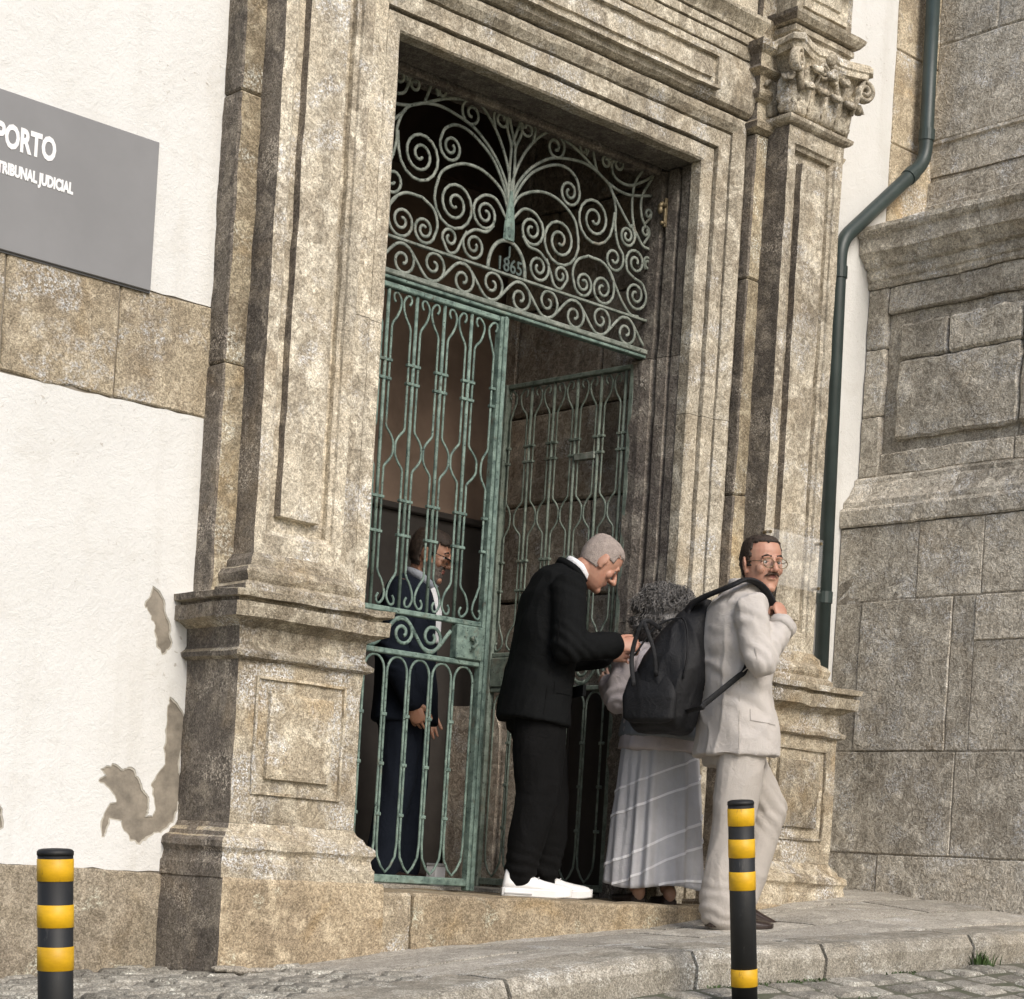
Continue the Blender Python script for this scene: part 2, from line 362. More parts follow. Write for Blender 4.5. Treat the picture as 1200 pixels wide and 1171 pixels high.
def wpos(o):
    p = Vector(o.location)
    while o.parent: o = o.parent; p = p + o.location
    return p
def link(name, me, parent=None, loc=None):
    o = bpy.data.objects.new(name, me); C.objects.link(o)
    if parent: o.parent = parent
    if loc is not None: o.location = loc
    return o
def tag(o, label=None, cat=None, group=None, kind=None):
    if label: o['label'] = label
    if cat: o['category'] = cat
    if group: o['group'] = group
    if kind: o['kind'] = kind
    return o
def thing(name, label, cat, loc=(0,0,0), rz=0, group=None):
    o = link(name, None, None, loc); o.rotation_euler = (0, 0, rz); o.empty_display_size = 0.1
    return tag(o, label, cat, group)

def weather(me, step=0.09, amp=0.004, scale=7.0, off=Vector((0,0,0)), iters=7):
    bm = bmesh.new(); bm.from_mesh(me)
    bmesh.ops.remove_doubles(bm, verts=bm.verts, dist=1e-5)
    for _ in range(iters):
        es = [e for e in bm.edges if e.calc_length() > step]
        if not es or len(bm.faces) > 14000: break
        bmesh.ops.subdivide_edges(bm, edges=es, cuts=1, use_grid_fill=True)
    for v in bm.verts:
        p = v.co + off
        d = noise.noise_vector(p*scale)*amp + noise.noise_vector(p*scale*3.7)*amp*0.45
        ch = noise.noise(p*5.3 + Vector((7,3,1)))
        if ch > 0.42: d = d + noise.noise_vector(p*19)*amp*1.6
        v.co += d
    bm.to_mesh(me); bm.free()
    return me

def part(mb, name, mat, parent=None, rough=None, smooth=False, local=False, step=0.09, kind=None, label=None, flank=False):
    """link the collected shape as one mesh object; world coordinates unless local"""
    off = Vector((0,0,0)) if (local or parent is None) else wpos(parent)
    me = mb.mesh(name, mat, off, smooth)
    if rough: weather(me, step, rough, off=off)
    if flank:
        me.materials.append(M['granite_flank'])  # outer faces turned left get a darker granite
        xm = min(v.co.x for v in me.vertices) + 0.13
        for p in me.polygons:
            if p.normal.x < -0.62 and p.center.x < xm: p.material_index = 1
    o = link(name, me, parent)
    return tag(o, label=label, kind=kind)

def solo(mb, name, mat, base, label, cat, rough=None, smooth=False, group=None, kind=None, step=0.09):
    base = Vector(base); me = mb.mesh(name, mat, base, smooth)
    if rough: weather(me, step, rough, off=base)
    return tag(link(name, me, None, base), label, cat, group, kind)

def ushell(mb, x0, x1, yf, yb, prof):
    """moulded block: profile of (offset, z) carried round the left, front and right faces"""
    rs = [[(x0-o, yb, z), (x0-o, yf-o, z), (x1+o, yf-o, z), (x1+o, yb, z)] for o, z in prof]
    return mb.rings(rs, True, True)
def nested(mb, x0, x1, z0, z1, yb, rects):
    """slab whose front carries nested rectangular steps: rects of (inset_x, inset_z, y)"""
    rs = [[(x0, yb, z0), (x1, yb, z0), (x1, yb, z1), (x0, yb, z1)]]
    for ix, iz, y in rects:
        rs.append([(x0+ix, y, z0+iz), (x1-ix, y, z0+iz), (x1-ix, y, z1-iz), (x0+ix, y, z1-iz)])
    return mb.rings(rs, True, True)
def extrude_x(mb, x0, x1, prof, x0b=None, x1b=None):
    """profile of (y, z) carried along x"""
    return mb.rings([[(x0, y, z) for y, z in prof], [(x1, y, z) for y, z in prof]], True, True)
def interp(t, tab):
    if t <= tab[0][0]:
        (a, b), (c, d) = tab[0], tab[1]; return b + (t-a)*(d-b)/(c-a)
    for (a, b), (c, d) in zip(tab, tab[1:]):
        if t <= c: return b + (t-a)*(d-b)/(c-a)
    (a, b), (c, d) = tab[-2], tab[-1]; return d + (t-c)*(d-b)/(c-a)

# ------------------------------------------------------------------ ground
WALLZ = [(2.0, -0.47), (3.48, -0.37), (4.23, -0.318), (4.85, -0.238), (6.53, -0.078), (7.1, 0.02), (7.65, 0.095), (8.3, 0.125)]
KERBZ = [(2.0, -0.56), (3.0, -0.425), (3.93, -0.302), (4.4, -0.24), (4.78, -0.19), (5.03, -0.154), (5.28, -0.133), (5.68, -0.11), (6.06, -0.094), (7.12, -0.028), (7.35, -0.016), (9.0, 0.07)]
KY = -1.4
def pave_z(x, y):
    a = interp(min(max(x, 0), 9), WALLZ); b = interp(min(max(x, 0), 9), KERBZ)
    t = min(1, max(0, -y/1.4)); return a + (b-a)*t
def road_z(x, y):
    xx = min(max(x, -25), 12)
    return interp(xx, KERBZ) - 0.128 + (y-KY)*0.15 if y > -9 else interp(xx, KERBZ) - 0.128 + (-9-KY)*0.15 + (y+9)*0.02

def sheet(name, xs, ys, zf, mat, bumpy=0.0):
    mb = MB(); vs = [(x, y, zf(x, y) + bumpy*noise.noise(Vector((x*3, y*3, 0)))) for y in ys for x in xs]; n = len(xs)
    mb.add(vs, [(j*n+i, j*n+i+1, (j+1)*n+i+1, (j+1)*n+i) for j in range(len(ys)-1) for i in range(n-1)])
    me = mb.mesh(name, mat, Vector((0,0,0)), True)
    return tag(link(name, me), kind='structure')
road = sheet('road', [-60, -40, -25, -12, -6, -3, 0, 1.5, 2.5] + [3+0.25*i for i in range(28)] + [10.5, 12, 25, 60],
             [-60, -40, -25, -15, -9, -7, -5, -4, -3.2] + [-2.9+0.1*i for i in range(15)] + [-1.42], road_z, M['road_dirt'], 0.006)
pave = sheet('pavement', [-25, -8, 0, 1.5] + [2.5+0.15*i for i in range(42)] + [9.0], [-1.36+0.11*i for i in range(18)], lambda x, y: pave_z(x, y)-0.030, M['dirt'], 0.004)
# everything further up the street and behind, one plain sheet far below the building line
tag(solo(MB().box(-80, 80, 0.55, 80, -1.2, -0.62), 'terrain', M['dirt'], (0,0,0), None, None), kind='structure')

# granite kerb stones
kx = 2.0; kerb_len = [0.72, 0.66, 0.81, 1.02, 0.78, 0.62, 0.955, 0.76, 0.84, 1.0]
# joints seen in the photograph at about x = 4.41, 5.31, 6.05, 7.03
joints = [2.0, 2.75, 3.55, 4.40, 5.31, 6.05, 7.03, 7.2+0.62, 8.6]
for a, b in zip(joints, joints[1:]):
    mb = MB(); g = 0.009
    n = 7; rs = []
    for i in range(n+1):
        x = a+g + (b-a-2*g)*i/n; zt = pave_z(x, KY)+0.004; zb = road_z(x, KY)-0.12
        e = 0.02 if i in (0, n) else 0.0
        rs.append([(x, KY+0.30, zb), (x, KY+0.008+e, zb), (x, KY-0.004+e, zt-0.05-e*0.5), (x, KY+0.018+e, zt-0.012-e*0.5), (x, KY+0.05, zt-e*0.3), (x, KY+0.30, zt-e*0.3)])
    mb.rings(rs, True, True)
    off = Vector((a, KY, pave_z(a, KY)))
    me = mb.mesh('kerb_stone', M['kerb'], off); weather(me, 0.06, 0.0045, 9, off)
    o = link('kerb_stone', me, pave, off)
# paving slabs, running joints along the kerb
rows = [(-1.093, -0.70, 0.35), (-0.69, -0.29, 0.0), (-0.28, 0.36, 0.6)]
for ri, (y0, y1, sh) in enumerate(rows):
    x = 4.30 + sh*0.3 + 0.0
    if ri == 2: x = 4.34
    while x < 8.3:
        L = rnd.uniform(0.75, 1.15); b = min(x+L, 8.45); g = 0.006; mb = MB(); n = 8; mm = 5
        dz = rnd.uniform(-0.002, 0.005); tl = rnd.uniform(-0.004, 0.004)
        vs = []; fs = []
        for j in range(mm+1):
            for i in range(n+1):
                xx = x+g+(b-x-2*g)*i/n; yy = y0+g+(y1-y0-2*g)*j/mm
                ed = 0.007 if (i in (0, n) or j in (0, mm)) else 0
                vs.append((xx, yy, pave_z(xx, yy)+dz+tl*(i/n-0.5)-ed))
        fs = [(j*(n+1)+i, j*(n+1)+i+1, (j+1)*(n+1)+i+1, (j+1)*(n+1)+i) for j in range(mm) for i in range(n)]
        loop = [i for i in range(n+1)] + [(j)*(n+1)+n for j in range(1, mm+1)] + [mm*(n+1)+i for i in range(n-1, -1, -1)] + [j*(n+1) for j in range(mm-1, 0, -1)]
        o0 = len(vs)
        for k in loop: p = vs[k]; vs.append((p[0], p[1], p[2]-0.05))
        for q in range(len(loop)):
            r_ = (q+1) % len(loop); fs.append((loop[q], loop[r_], o0+r_, o0+q))
        mb.add(vs, fs)
        off = Vector((x, y0, pave_z(x, y0))); me = mb.mesh('paving_slab', M['slab'], off); weather(me, 0.09, 0.003, 6, off)
        link('paving_slab', me, pave, off)
        x = b
# small setts: shared mesh, one object each
def sett_mesh(name, lx, ly, seed, mat):
    mb = MB(); hx, hy = lx/2, ly/2
    rs = [[(-hx, -hy, -0.05), (hx, -hy, -0.05), (hx, hy, -0.05), (-hx, hy, -0.05)]]
    for k, z in ((1.0, -0.016), (0.93, -0.003), (0.72, 0.006)):
        rs.append([(sx*hx*k, sy*hy*(k if k > 0.95 else k-0.03), z + 0.003*noise.noise(Vector((sx*3+seed, sy*2, z*40)))) for sx, sy in ((-1,-1),(1,-1),(1,1),(-1,1))])
    mb.rings(rs, True, True)
    return mb.mesh(name, mat, Vector((0,0,0)), False)
setts = [sett_mesh('sett', 0.122, 0.078, s*1.7, M['sett']) for s in range(5)]
nset = 0
ca, sa = math.cos(R(-24)), math.sin(R(-24))
for iu in range(-9, 12):
    for iv in range(-12, 13):
        u = iu*0.140 + (0.066 if iv % 2 else 0); v = iv*0.098
        x = 3.72 + u*ca - v*sa; y = -0.42 + u*sa + v*ca
        if not (3.02 < x < 4.32 + 0.10*(iv % 2) and -1.08 < y < 0.24) or (x > 4.06 and y > -0.13): continue
        o = link('sett', rnd.choice(setts), pave, (x, y, pave_z(x, y)+rnd.uniform(-0.004, 0.006)))
        o.rotation_euler = (rnd.uniform(-0.05, 0.05), rnd.uniform(-0.05, 0.05) - 0.07, R(-24)+rnd.uniform(-0.05, 0.05)); nset += 1
rsetts = [sett_mesh('road_sett', 0.165, 0.118, 9+s*1.3, M['sett']) for s in range(5)]
y = -1.49; r_i = 0; nr = 0
while nr < 290:
    x = 4.25 + 0.09*(r_i % 2) + 0.25*r_i*0.3
    while x < 8.3 and nr < 290:
        o = link('road_sett', rnd.choice(rsetts), road, (x+rnd.uniform(-.01,.01), y+rnd.uniform(-.006,.006), road_z(x, y)+rnd.uniform(-0.004, 0.012)))
        o.rotation_euler = (0.13+rnd.uniform(-0.06, 0.06), -0.05+rnd.uniform(-0.06, 0.06), rnd.uniform(-0.07, 0.07)); nr += 1
        x += 0.182
    y -= 0.133; r_i += 1
# a pale scrap of broken mortar lying at the foot of the pedestal
mb = MB()
for k in range(7):
    mb.ball((4.12+rnd.uniform(-.12,.12), -0.2+rnd.uniform(-.04,.04), pave_z(4.12, -0.2)+0.012), (rnd.uniform(.03,.07), rnd.uniform(.02,.04), 0.016), 7)
solo(mb, 'mortar_rubble', M['mortar'], (4.12, -0.2, pave_z(4.12, -0.2)), 'small heap of broken pale mortar on the setts by the left pedestal corner', 'rubble', rough=0.008, step=0.03)

# ------------------------------------------------------------------ courthouse wall (left of the doorway)
WY = 0.25
KW = 6.45/6.59
def kx(x): return x*KW
def kz(z): return 0.145 + (z-0.145)*KW
cw = thing('plastered_wall', 'white plastered courthouse wall with a granite band, left of the doorway', 'wall', (3.4, 0.4, -0.35))
part(MB().box(1.2, 4.21, WY+0.006, 0.9, -0.7, 5.2), 'wall_core', M['exposed'], cw)
PATCH_A = [(4.135, 0.704), (4.16, 0.685), (4.213, 0.635), (4.21, 0.565), (4.185, 0.451), (4.207, 0.383), (4.197, 0.284), (4.185, 0.228), (4.154, 0.205), (4.107, 0.181), (4.061, 0.165), (4.038, 0.143), (3.999, 0.148), (3.964, 0.187), (3.954, 0.221), (3.899, 0.224), (3.888, 0.169), (3.873, 0.155), (3.862, 0.208), (3.881, 0.264), (3.926, 0.294), (3.9, 0.333), (3.843, 0.369), (3.873, 0.385), (3.848, 0.41), (3.901, 0.428), (3.948, 0.411), (3.979, 0.418), (4.013, 0.382), (4.032, 0.342), (4.058, 0.317), (4.069, 0.276), (4.056, 0.234), (4.087, 0.242), (4.101, 0.278), (4.088, 0.346), (4.078, 0.373), (4.129, 0.446), (4.129, 0.557), (4.129, 0.668)]
PATCH_B = [(3.994, 1.056), (4.034, 1.121), (4.075, 1.083), (4.086, 1.018), (4.116, 0.967), (4.114, 0.9), (4.09, 0.88), (4.062, 0.905), (4.051, 0.97), (4.022, 1.021)]
PATCH_C = [(3.40, 0.10), (3.45, 0.17), (3.44, 0.24), (3.41, 0.20), (3.36, 0.16)]
def ragged(poly, amp=0.010, sub=5):
    out = []
    for i, a in enumerate(poly):
        b = poly[(i+1) % len(poly)]
        for k in range(sub):
            t = k/sub; p = Vector((a[0]+(b[0]-a[0])*t, a[1]+(b[1]-a[1])*t, 0))
            d = noise.noise_vector(p*38)*amp + noise.noise_vector(p*130)*amp*0.45; out.append((p.x+d.x, p.y+d.y))
    return out
def plaster_sheet(name, outer, holes, y0, y1, parent, mat='plaster'):
    outer = [(kx(x), kz(z)) for x, z in outer]; holes = [[(kx(x), kz(z)) for x, z in h] for h in holes]
    bm = bmesh.new(); edges = []
    for lp in [outer]+holes:
        vs = [bm.verts.new((x, y0, z)) for x, z in lp]
        edges += [bm.edges.new((vs[i], vs[(i+1) % len(vs)])) for i in range(len(vs))]
    bmesh.ops.triangle_fill(bm, edges=edges, use_beauty=True)
    r_ = bmesh.ops.extrude_face_region(bm, geom=bm.faces[:])
    for v in [g for g in r_['geom'] if isinstance(g, bmesh.types.BMVert)]: v.co.y = y1
    bmesh.ops.recalc_face_normals(bm, faces=bm.faces)
    off = wpos(parent)
    for v in bm.verts: v.co -= off
    me = bpy.data.meshes.new(name); bm.to_mesh(me); bm.free(); me.materials.append(M[mat])
    return link(name, me, parent)
def edge_line(p, q, n, amp):
    return [(p[0]+(q[0]-p[0])*i/n + amp*noise.noise(Vector((i*3.1, p[0]*9, p[1]*7))), p[1]+(q[1]-p[1])*i/n + amp*noise.noise(Vector((i*2.3, p[1]*9, 4)))) for i in range(n)]
low = edge_line((1.2, 0.034), (4.24, 0.030), 60, 0.012) + [(4.27, 0.03), (4.27, 1.805)] + edge_line((4.24, 1.812), (1.2, 1.80), 60, 0.008)
def grow(poly, dist):
    ar = sum(p[0]*q[1]-q[0]*p[1] for p, q in zip(poly, poly[1:]+poly[:1])); sg_ = 1 if ar > 0 else -1; out = []
    for i, p in enumerate(poly):
        q, r_ = poly[i-1], poly[(i+1) % len(poly)]; t = Vector((r_[0]-q[0], r_[1]-q[1])); t.normalize()
        dd = dist*(0.55+0.9*abs(noise.noise(Vector((p[0]*25, p[1]*25, 2))))); out.append((p[0]+t.y*sg_*dd, p[1]-t.x*sg_*dd))
    return out
HO = [ragged(PATCH_A), ragged(PATCH_B), ragged(PATCH_C)]
plaster_sheet('lower_plaster', low, [grow(h, 0.009) for h in HO], WY, WY+0.0025, cw)
plaster_sheet('base_coat', [(1.3, 0.06), (4.26, 0.06), (4.26, 1.79), (1.3, 1.79)], HO, WY+0.003, WY+0.0055, cw, 'base_coat')
plaster_sheet('upper_plaster', edge_line((1.2, 2.243), (4.24, 2.253), 60, 0.007) + [(4.27, 2.25), (4.27, 5.2), (1.2, 5.2)], [], WY, WY+0.0055, cw)
for a, b in ((1.9, 3.327), (3.333, 3.80), (3.806, 4.27)):
    part(MB().box(kx(a), kx(b), WY-0.004, WY+0.1, kz(1.815), kz(2.245), 0.006), 'band_stone', M['granite_band'], cw, rough=0.006)
for a, b in ((1.2, 2.55), (2.556, 3.40), (3.406, 4.20)):
    part(MB().box(kx(a), kx(b), WY-0.008, WY+0.1, -0.75, kz(0.026), 0.008), 'base_stone', M['granite_base'], cw, rough=0.007)
# sign
sg = thing('court_sign', 'grey rectangular sign panel with white PORTO lettering on the white wall', 'sign', (3.0, 0.24, 2.2))
part(MB().box(1.75, kx(3.92), 0.228, 0.246, kz(2.243), kz(2.809), 0.002), 'panel', M['sign'], sg)
part(MB().box(1.745, kx(3.925), 0.239, 0.2495, kz(2.236), kz(2.814)), 'backing_frame', M['sign_edge'], sg)
def lettering(txt, size, x_right, z, y, mat, parent, bold=0.0, xs=1.0, ext=0.003, name='lettering'):
    cu = bpy.data.curves.new(name, 'FONT'); cu.body = txt; cu.size = size; cu.offset = bold; cu.extrude = ext; cu.resolution_u = 3
    o = bpy.data.objects.new(name, cu); C.objects.link(o)
    bpy.context.view_layer.update()
    me = bpy.data.meshes.new_from_object(o.evaluated_get(bpy.context.evaluated_depsgraph_get()))
    bpy.data.objects.remove(o); me.materials.clear(); me.materials.append(mat)
    xm = max(v.co.x for v in me.vertices); off = wpos(parent)
    for v in me.vertices:
        x, yy, zz = v.co; v.co = Vector(((x-xm)*xs + x_right, y - zz, z + yy)) - off
    return link(name, me, parent)
lettering('PORTO', 0.114, kx(3.488), kz(2.612), 0.2268, M['white'], sg, 0.0045, 0.62, 0.0008)
lettering('TRIBUNAL JUDICIAL', 0.054, kx(3.567), kz(2.515), 0.2268, M['white'], sg, 0.003, 0.615, 0.0008)

# ------------------------------------------------------------------ stone portal
po = thing('stone_portal', 'tall weathered granite doorway surround with panelled pilasters and moulded lintel', 'doorway', (5.86, 0.2, 0))
CX = 5.873
def mirror(mb): 
    for v in mb.v: v.x = 2*CX - v.x
    return mb
CAP_PROF = [(0.005, 0.845), (0.028, 0.855), (0.032, 0.872), (0.012, 0.886), (0.005, 0.90), (0.008, 0.965), (0.04, 0.985), (0.068, 0.995), (0.07, 1.048), (0.045, 1.052), (0.047, 1.064), (0.078, 1.068), (0.08, 1.092), (0.04, 1.10), (-0.05, 1.105)]
BASE_PROF = [(0.068, 0.03), (0.066, 0.08), (0.058, 0.092), (0.052, 0.12), (0.056, 0.13), (0.066, 0.142), (0.064, 0.165), (0.05, 0.178), (0.036, 0.184), (0.03, 0.20), (0.01, 0.215), (0.0, 0.235)]
for side in ('left', 'right'):
    mir = (lambda b: b) if side == 'left' else mirror
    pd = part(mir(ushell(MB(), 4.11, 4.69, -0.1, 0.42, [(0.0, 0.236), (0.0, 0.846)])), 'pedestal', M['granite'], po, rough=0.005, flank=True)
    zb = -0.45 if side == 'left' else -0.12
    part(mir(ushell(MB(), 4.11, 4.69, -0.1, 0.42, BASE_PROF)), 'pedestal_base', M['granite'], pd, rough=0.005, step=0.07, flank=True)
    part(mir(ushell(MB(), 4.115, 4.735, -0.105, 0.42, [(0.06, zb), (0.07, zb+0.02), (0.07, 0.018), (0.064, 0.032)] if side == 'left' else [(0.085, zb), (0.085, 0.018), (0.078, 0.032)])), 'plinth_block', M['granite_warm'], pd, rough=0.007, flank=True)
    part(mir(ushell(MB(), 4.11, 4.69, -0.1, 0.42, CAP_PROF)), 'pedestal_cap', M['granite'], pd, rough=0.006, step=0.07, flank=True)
    part(mir(nested(MB(), 4.19, 4.61, 0.345, 0.79, -0.07, [(0, 0, -0.112), (0.010, 0.010, -0.112), (0.013, 0.013, -0.086), (0.058, 0.058, -0.086), (0.062, 0.062, -0.118), (0.078, 0.078, -0.122)])), 'pedestal_panel', M['granite'], pd, rough=0.004, step=0.05)
    # pilaster: shaft with sunk and raised panel
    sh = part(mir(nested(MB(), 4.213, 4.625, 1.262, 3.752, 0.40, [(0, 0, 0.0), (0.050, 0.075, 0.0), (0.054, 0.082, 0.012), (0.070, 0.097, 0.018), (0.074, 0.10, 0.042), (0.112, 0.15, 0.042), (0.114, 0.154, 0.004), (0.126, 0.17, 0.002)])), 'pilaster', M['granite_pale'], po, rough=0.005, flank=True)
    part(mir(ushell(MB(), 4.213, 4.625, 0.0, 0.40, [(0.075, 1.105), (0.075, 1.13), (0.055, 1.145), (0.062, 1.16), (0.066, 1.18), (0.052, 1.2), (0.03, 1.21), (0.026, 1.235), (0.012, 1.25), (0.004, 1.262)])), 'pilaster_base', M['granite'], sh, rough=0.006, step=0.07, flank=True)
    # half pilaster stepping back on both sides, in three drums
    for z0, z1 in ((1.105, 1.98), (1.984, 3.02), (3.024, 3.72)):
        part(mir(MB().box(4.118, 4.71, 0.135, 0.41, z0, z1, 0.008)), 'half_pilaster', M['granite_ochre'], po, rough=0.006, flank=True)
    # worn relief, flaked stone on the inner flank
    # necking and stack of mouldings above the half pilaster
    prof = [(0.0, 3.722), (0.03, 3.735), (0.04, 3.76), (0.018, 3.775), (0.006, 3.79), (0.006, 3.86), (0.03, 3.87), (0.046, 3.89), (0.05, 3.91), (0.024, 3.92), (0.034, 3.975), (0.07, 4.0), (0.052, 4.02), (0.06, 4.07), (0.09, 4.095), (0.098, 4.12), (0.03, 4.13), (0.01, 4.14), (0.006, 4.20), (0.03, 4.235), (0.034, 4.255), (0.006, 4.27), (0.002, 4.7)]
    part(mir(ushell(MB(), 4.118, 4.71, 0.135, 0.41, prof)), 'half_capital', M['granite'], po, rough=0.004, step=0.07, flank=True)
    # corinthian capital
    cap = part(mir(ushell(MB(), 4.213, 4.625, 0.0, 0.40, [(0.0, 3.754), (0.02, 3.762), (0.032, 3.775), (0.034, 3.79), (0.016, 3.80), (-0.004, 3.81), (-0.008, 3.86), (0.0, 3.98), (0.03, 4.06), (0.05, 4.09)])), 'capital', M['granite_pale'], po, rough=0.003, step=0.06)
    ab = MB()   # abacus with hollowed sides and horns at the corners
    out = []
    x0, x1 = 4.213, 4.625
    def horn(cx_, s): return [(cx_+s*0.035, -0.115), (cx_+s*0.085, -0.085)]
    front = [(x0-0.085, 0.40), (x0-0.055, 0.2), (x0-0.085, 0.0), (x0-0.10, -0.075), (x0-0.055, -0.11)]
    nmid = 7
    for i in range(nmid):
        t = i/(nmid-1); u = 2*t-1
        front.append((x0-0.03+(x1-x0+0.06)*t, -0.045-0.055*u*u + (-0.03 if i == 3 else 0)))
    front += [(x1+0.055, -0.11), (x1+0.10, -0.075), (x1+0.085, 0.0), (x1+0.055, 0.2), (x1+0.085, 0.40)]
    cxm, cym = (x0+x1)/2, 0.15
    for k, z in ((0.93, 4.08), (0.95, 4.105), (1.0, 4.112), (1.0, 4.135), (0.95, 4.15)):
        out.append([(cxm+(x-cxm)*k, cym+(y_-cym)*k if y_ < 0.39 else y_, z) for x, y_ in front])
    ab.rings(out, True, True)
    part(mir(ab), 'abacus', M['granite_pale'], cap, rough=0.002, step=0.05)
    def leaf(cx_, z0, h, wd, curl, yb, dirx=0.0, diry=-1.0):
        lb = MB(); rows_ = []
        d = Vector((dirx, diry, 0)).normalized(); sd = Vector((-d.y, d.x, 0))
        n = 9
        for i in range(n+1):
            t = i/n
            if t < 0.68: o_, zz = 0.012+0.028*t, z0+h*t/0.78
            else:
                a = (t-0.68)/0.32*math.pi*1.05; o_ = 0.031 + curl*(1-math.cos(a))*0.5; zz = z0+h*0.872+curl*0.55*math.sin(a)
            wv = wd*(0.75+0.35*math.sin(t*math.pi))*(1-0.35*max(0, t-0.6)/0.4)
            wv *= 1+0.14*math.sin(t*22)
            row = []
            for k in range(7):
                s_ = (k-3)/3
                th = 0.012*(1-abs(s_)) + 0.006*math.cos(s_*8)
                p = Vector((cx_, yb, zz)) + d*(o_+th) + sd*(s_*wv/2)
                row.append(p)
            for k in range(6, -1, -1):
                s_ = (k-3)/3; row.append(Vector((cx_, yb, zz)) + d*(o_-0.022) + sd*(s_*wv/2))
            rows_.append(row)
        lb.rings(rows_, True, True)
        return lb
    for k in range(4):
        part(mir(leaf(x0+0.05+(x1-x0-0.1)*k/3, 3.81, 0.13, 0.105, 0.05, 0.0)), 'acanthus_leaf', M['granite_pale'], cap, smooth=True)
    for k in range(3):
        part(mir(leaf(x0+0.103+(x1-x0-0.206)*k/2, 3.87, 0.165, 0.10, 0.055, 0.0)), 'acanthus_leaf', M['granite_pale'], cap, smooth=True)
    for sx, dx in ((x0, -1), (x1, 1)):
        part(mir(leaf(sx, 3.81, 0.15, 0.10, 0.06, 0.02, dx, -0.75)), 'acanthus_leaf', M['granite_pale'], cap, smooth=True)
        for yy in (0.12, 0.26):
            part(mir(leaf(sx, 3.81, 0.15, 0.10, 0.05, yy, dx, 0)), 'acanthus_leaf', M['granite_pale'], cap, smooth=True)
        # volutes under each horn, a coil on the front and one on the flank
        for (d, o_) in ((Vector((dx, -0.35, 0)).normalized(), Vector((sx+dx*0.005, -0.05, 4.025))), (Vector((-dx, -0.25, 0)).normalized(), Vector(((sx+cxm)/2-dx*0.03, -0.035, 4.035)))):
            pts = []; rr = []
            sc = 1.0 if d.x*dx > 0 else 0.72
            for i in range(34):
                t = i/33; a = -math.pi*0.55 + t*math.pi*3.4; r_ = 0.052*sc*(1-0.8*t)
                pts.append(o_ + d*(0.045*sc + r_*math.cos(a)) + Vector((0,0,1))*(r_*math.sin(a)*-1.0))
                rr.append((0.012*sc, 0.026*sc))
            pts = [o_ + Vector((0,0,-0.12*sc)) - d*0.02, o_ + Vector((0,0,-0.07*sc))] + pts; rr = [(0.012, 0.02)]*2 + rr
            part(mir(MB().tube(pts, rr, 8, ref=Vector((-d.y, d.x, 0)))), 'volute', M['granite_pale'], cap, smooth=True)
    part(mir(MB().ball((cxm, -0.062, 4.112), (0.036, 0.02, 0.034), 10)), 'fleuron', M['granite_pale'], cap, rough=0.006, step=0.03)
    # entablature block above
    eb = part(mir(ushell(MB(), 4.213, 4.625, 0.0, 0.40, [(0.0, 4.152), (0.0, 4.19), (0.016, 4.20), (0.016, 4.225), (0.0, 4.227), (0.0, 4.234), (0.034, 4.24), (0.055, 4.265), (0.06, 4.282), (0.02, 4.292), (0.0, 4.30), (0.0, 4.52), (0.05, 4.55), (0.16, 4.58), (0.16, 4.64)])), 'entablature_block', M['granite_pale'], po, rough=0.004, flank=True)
    part(mir(nested(MB(), 4.26, 4.58, 4.33, 4.50, 0.01, [(0, 0, -0.012), (0.014, 0.014, -0.012), (0.026, 0.026, -0.002), (0.05, 0.05, -0.002), (0.056, 0.056, -0.013)])), 'frieze_panel', M['granite_pale'], eb, rough=0.003)
# door frame: architrave carried up the jambs and over the head
OL, OR, OT = 4.938, 6.778, 3.532
AP = [(0.0, 0.30), (0.0, 0.238), (0.008, 0.23), (0.072, 0.228), (0.072, 0.258), (0.085, 0.258), (0.086, 0.212), (0.160, 0.21), (0.160, 0.240), (0.171, 0.240), (0.172, 0.205), (0.185, 0.195), (0.205, 0.180), (0.228, 0.175), (0.240, 0.180), (0.246, 0.20), (0.25, 0.40)]
def jamb(side, z0, z1):
    mb = MB(); rs = []
    for z, mitre in ((z0, False), (z1, z1 > 3.4)):
        ring = []
        for o, y_ in AP:
            x = OL-o if side < 0 else OR+o
            ring.append((x, y_, (OT+o) if mitre else z))
        rs.append(ring)
    return mb.rings(rs, True, True)
for side in (-1, 1):
    for z0, z1 in ((0.0, 1.13), (1.133, 2.33), (2.333, 3.532)):
        part(jamb(side, z0, z1), 'door_jamb', M['granite_pale'], po, rough=0.003, step=0.08)
mb = MB(); mb.rings([[(OL-o, y_, OT+o) for o, y_ in AP], [(OR+o, y_, OT+o) for o, y_ in AP]], True, True)
part(mb, 'lintel', M['granite_pale'], po, rough=0.0035, step=0.08)
# frieze with its long panel, then the cornice fascias
part(extrude_x(MB(), 4.70, 7.02, [(0.40, 3.786), (0.17, 3.786), (0.15, 3.80), (0.135, 3.85), (0.13, 3.91), (0.135, 3.97), (0.15, 4.03), (0.165, 4.045), (0.40, 4.045)]), 'frieze', M['granite_pale'], po, rough=0.004)
part(nested(MB(), 4.98, 6.745, 3.828, 3.992, 0.17, [(0, 0, 0.114), (0.02, 0.014, 0.114), (0.024, 0.018, 0.15), (0.05, 0.04, 0.15), (0.054, 0.044, 0.12)]), 'long_frieze_panel', M['granite_pale'], po, rough=0.003)
part(extrude_x(MB(), 4.70, 7.02, [(0.40, 4.047), (0.15, 4.047), (0.145, 4.06), (0.14, 4.10), (0.165, 4.101), (0.165, 4.108), (0.132, 4.109), (0.128, 4.145), (0.155, 4.146), (0.155, 4.153), (0.12, 4.154), (0.112, 4.17), (0.09, 4.195), (0.07, 4.215), (0.068, 4.23), (0.16, 4.24), (0.16, 4.75), (0.40, 4.75)]), 'cornice', M['granite_pale'], po, rough=0.003)
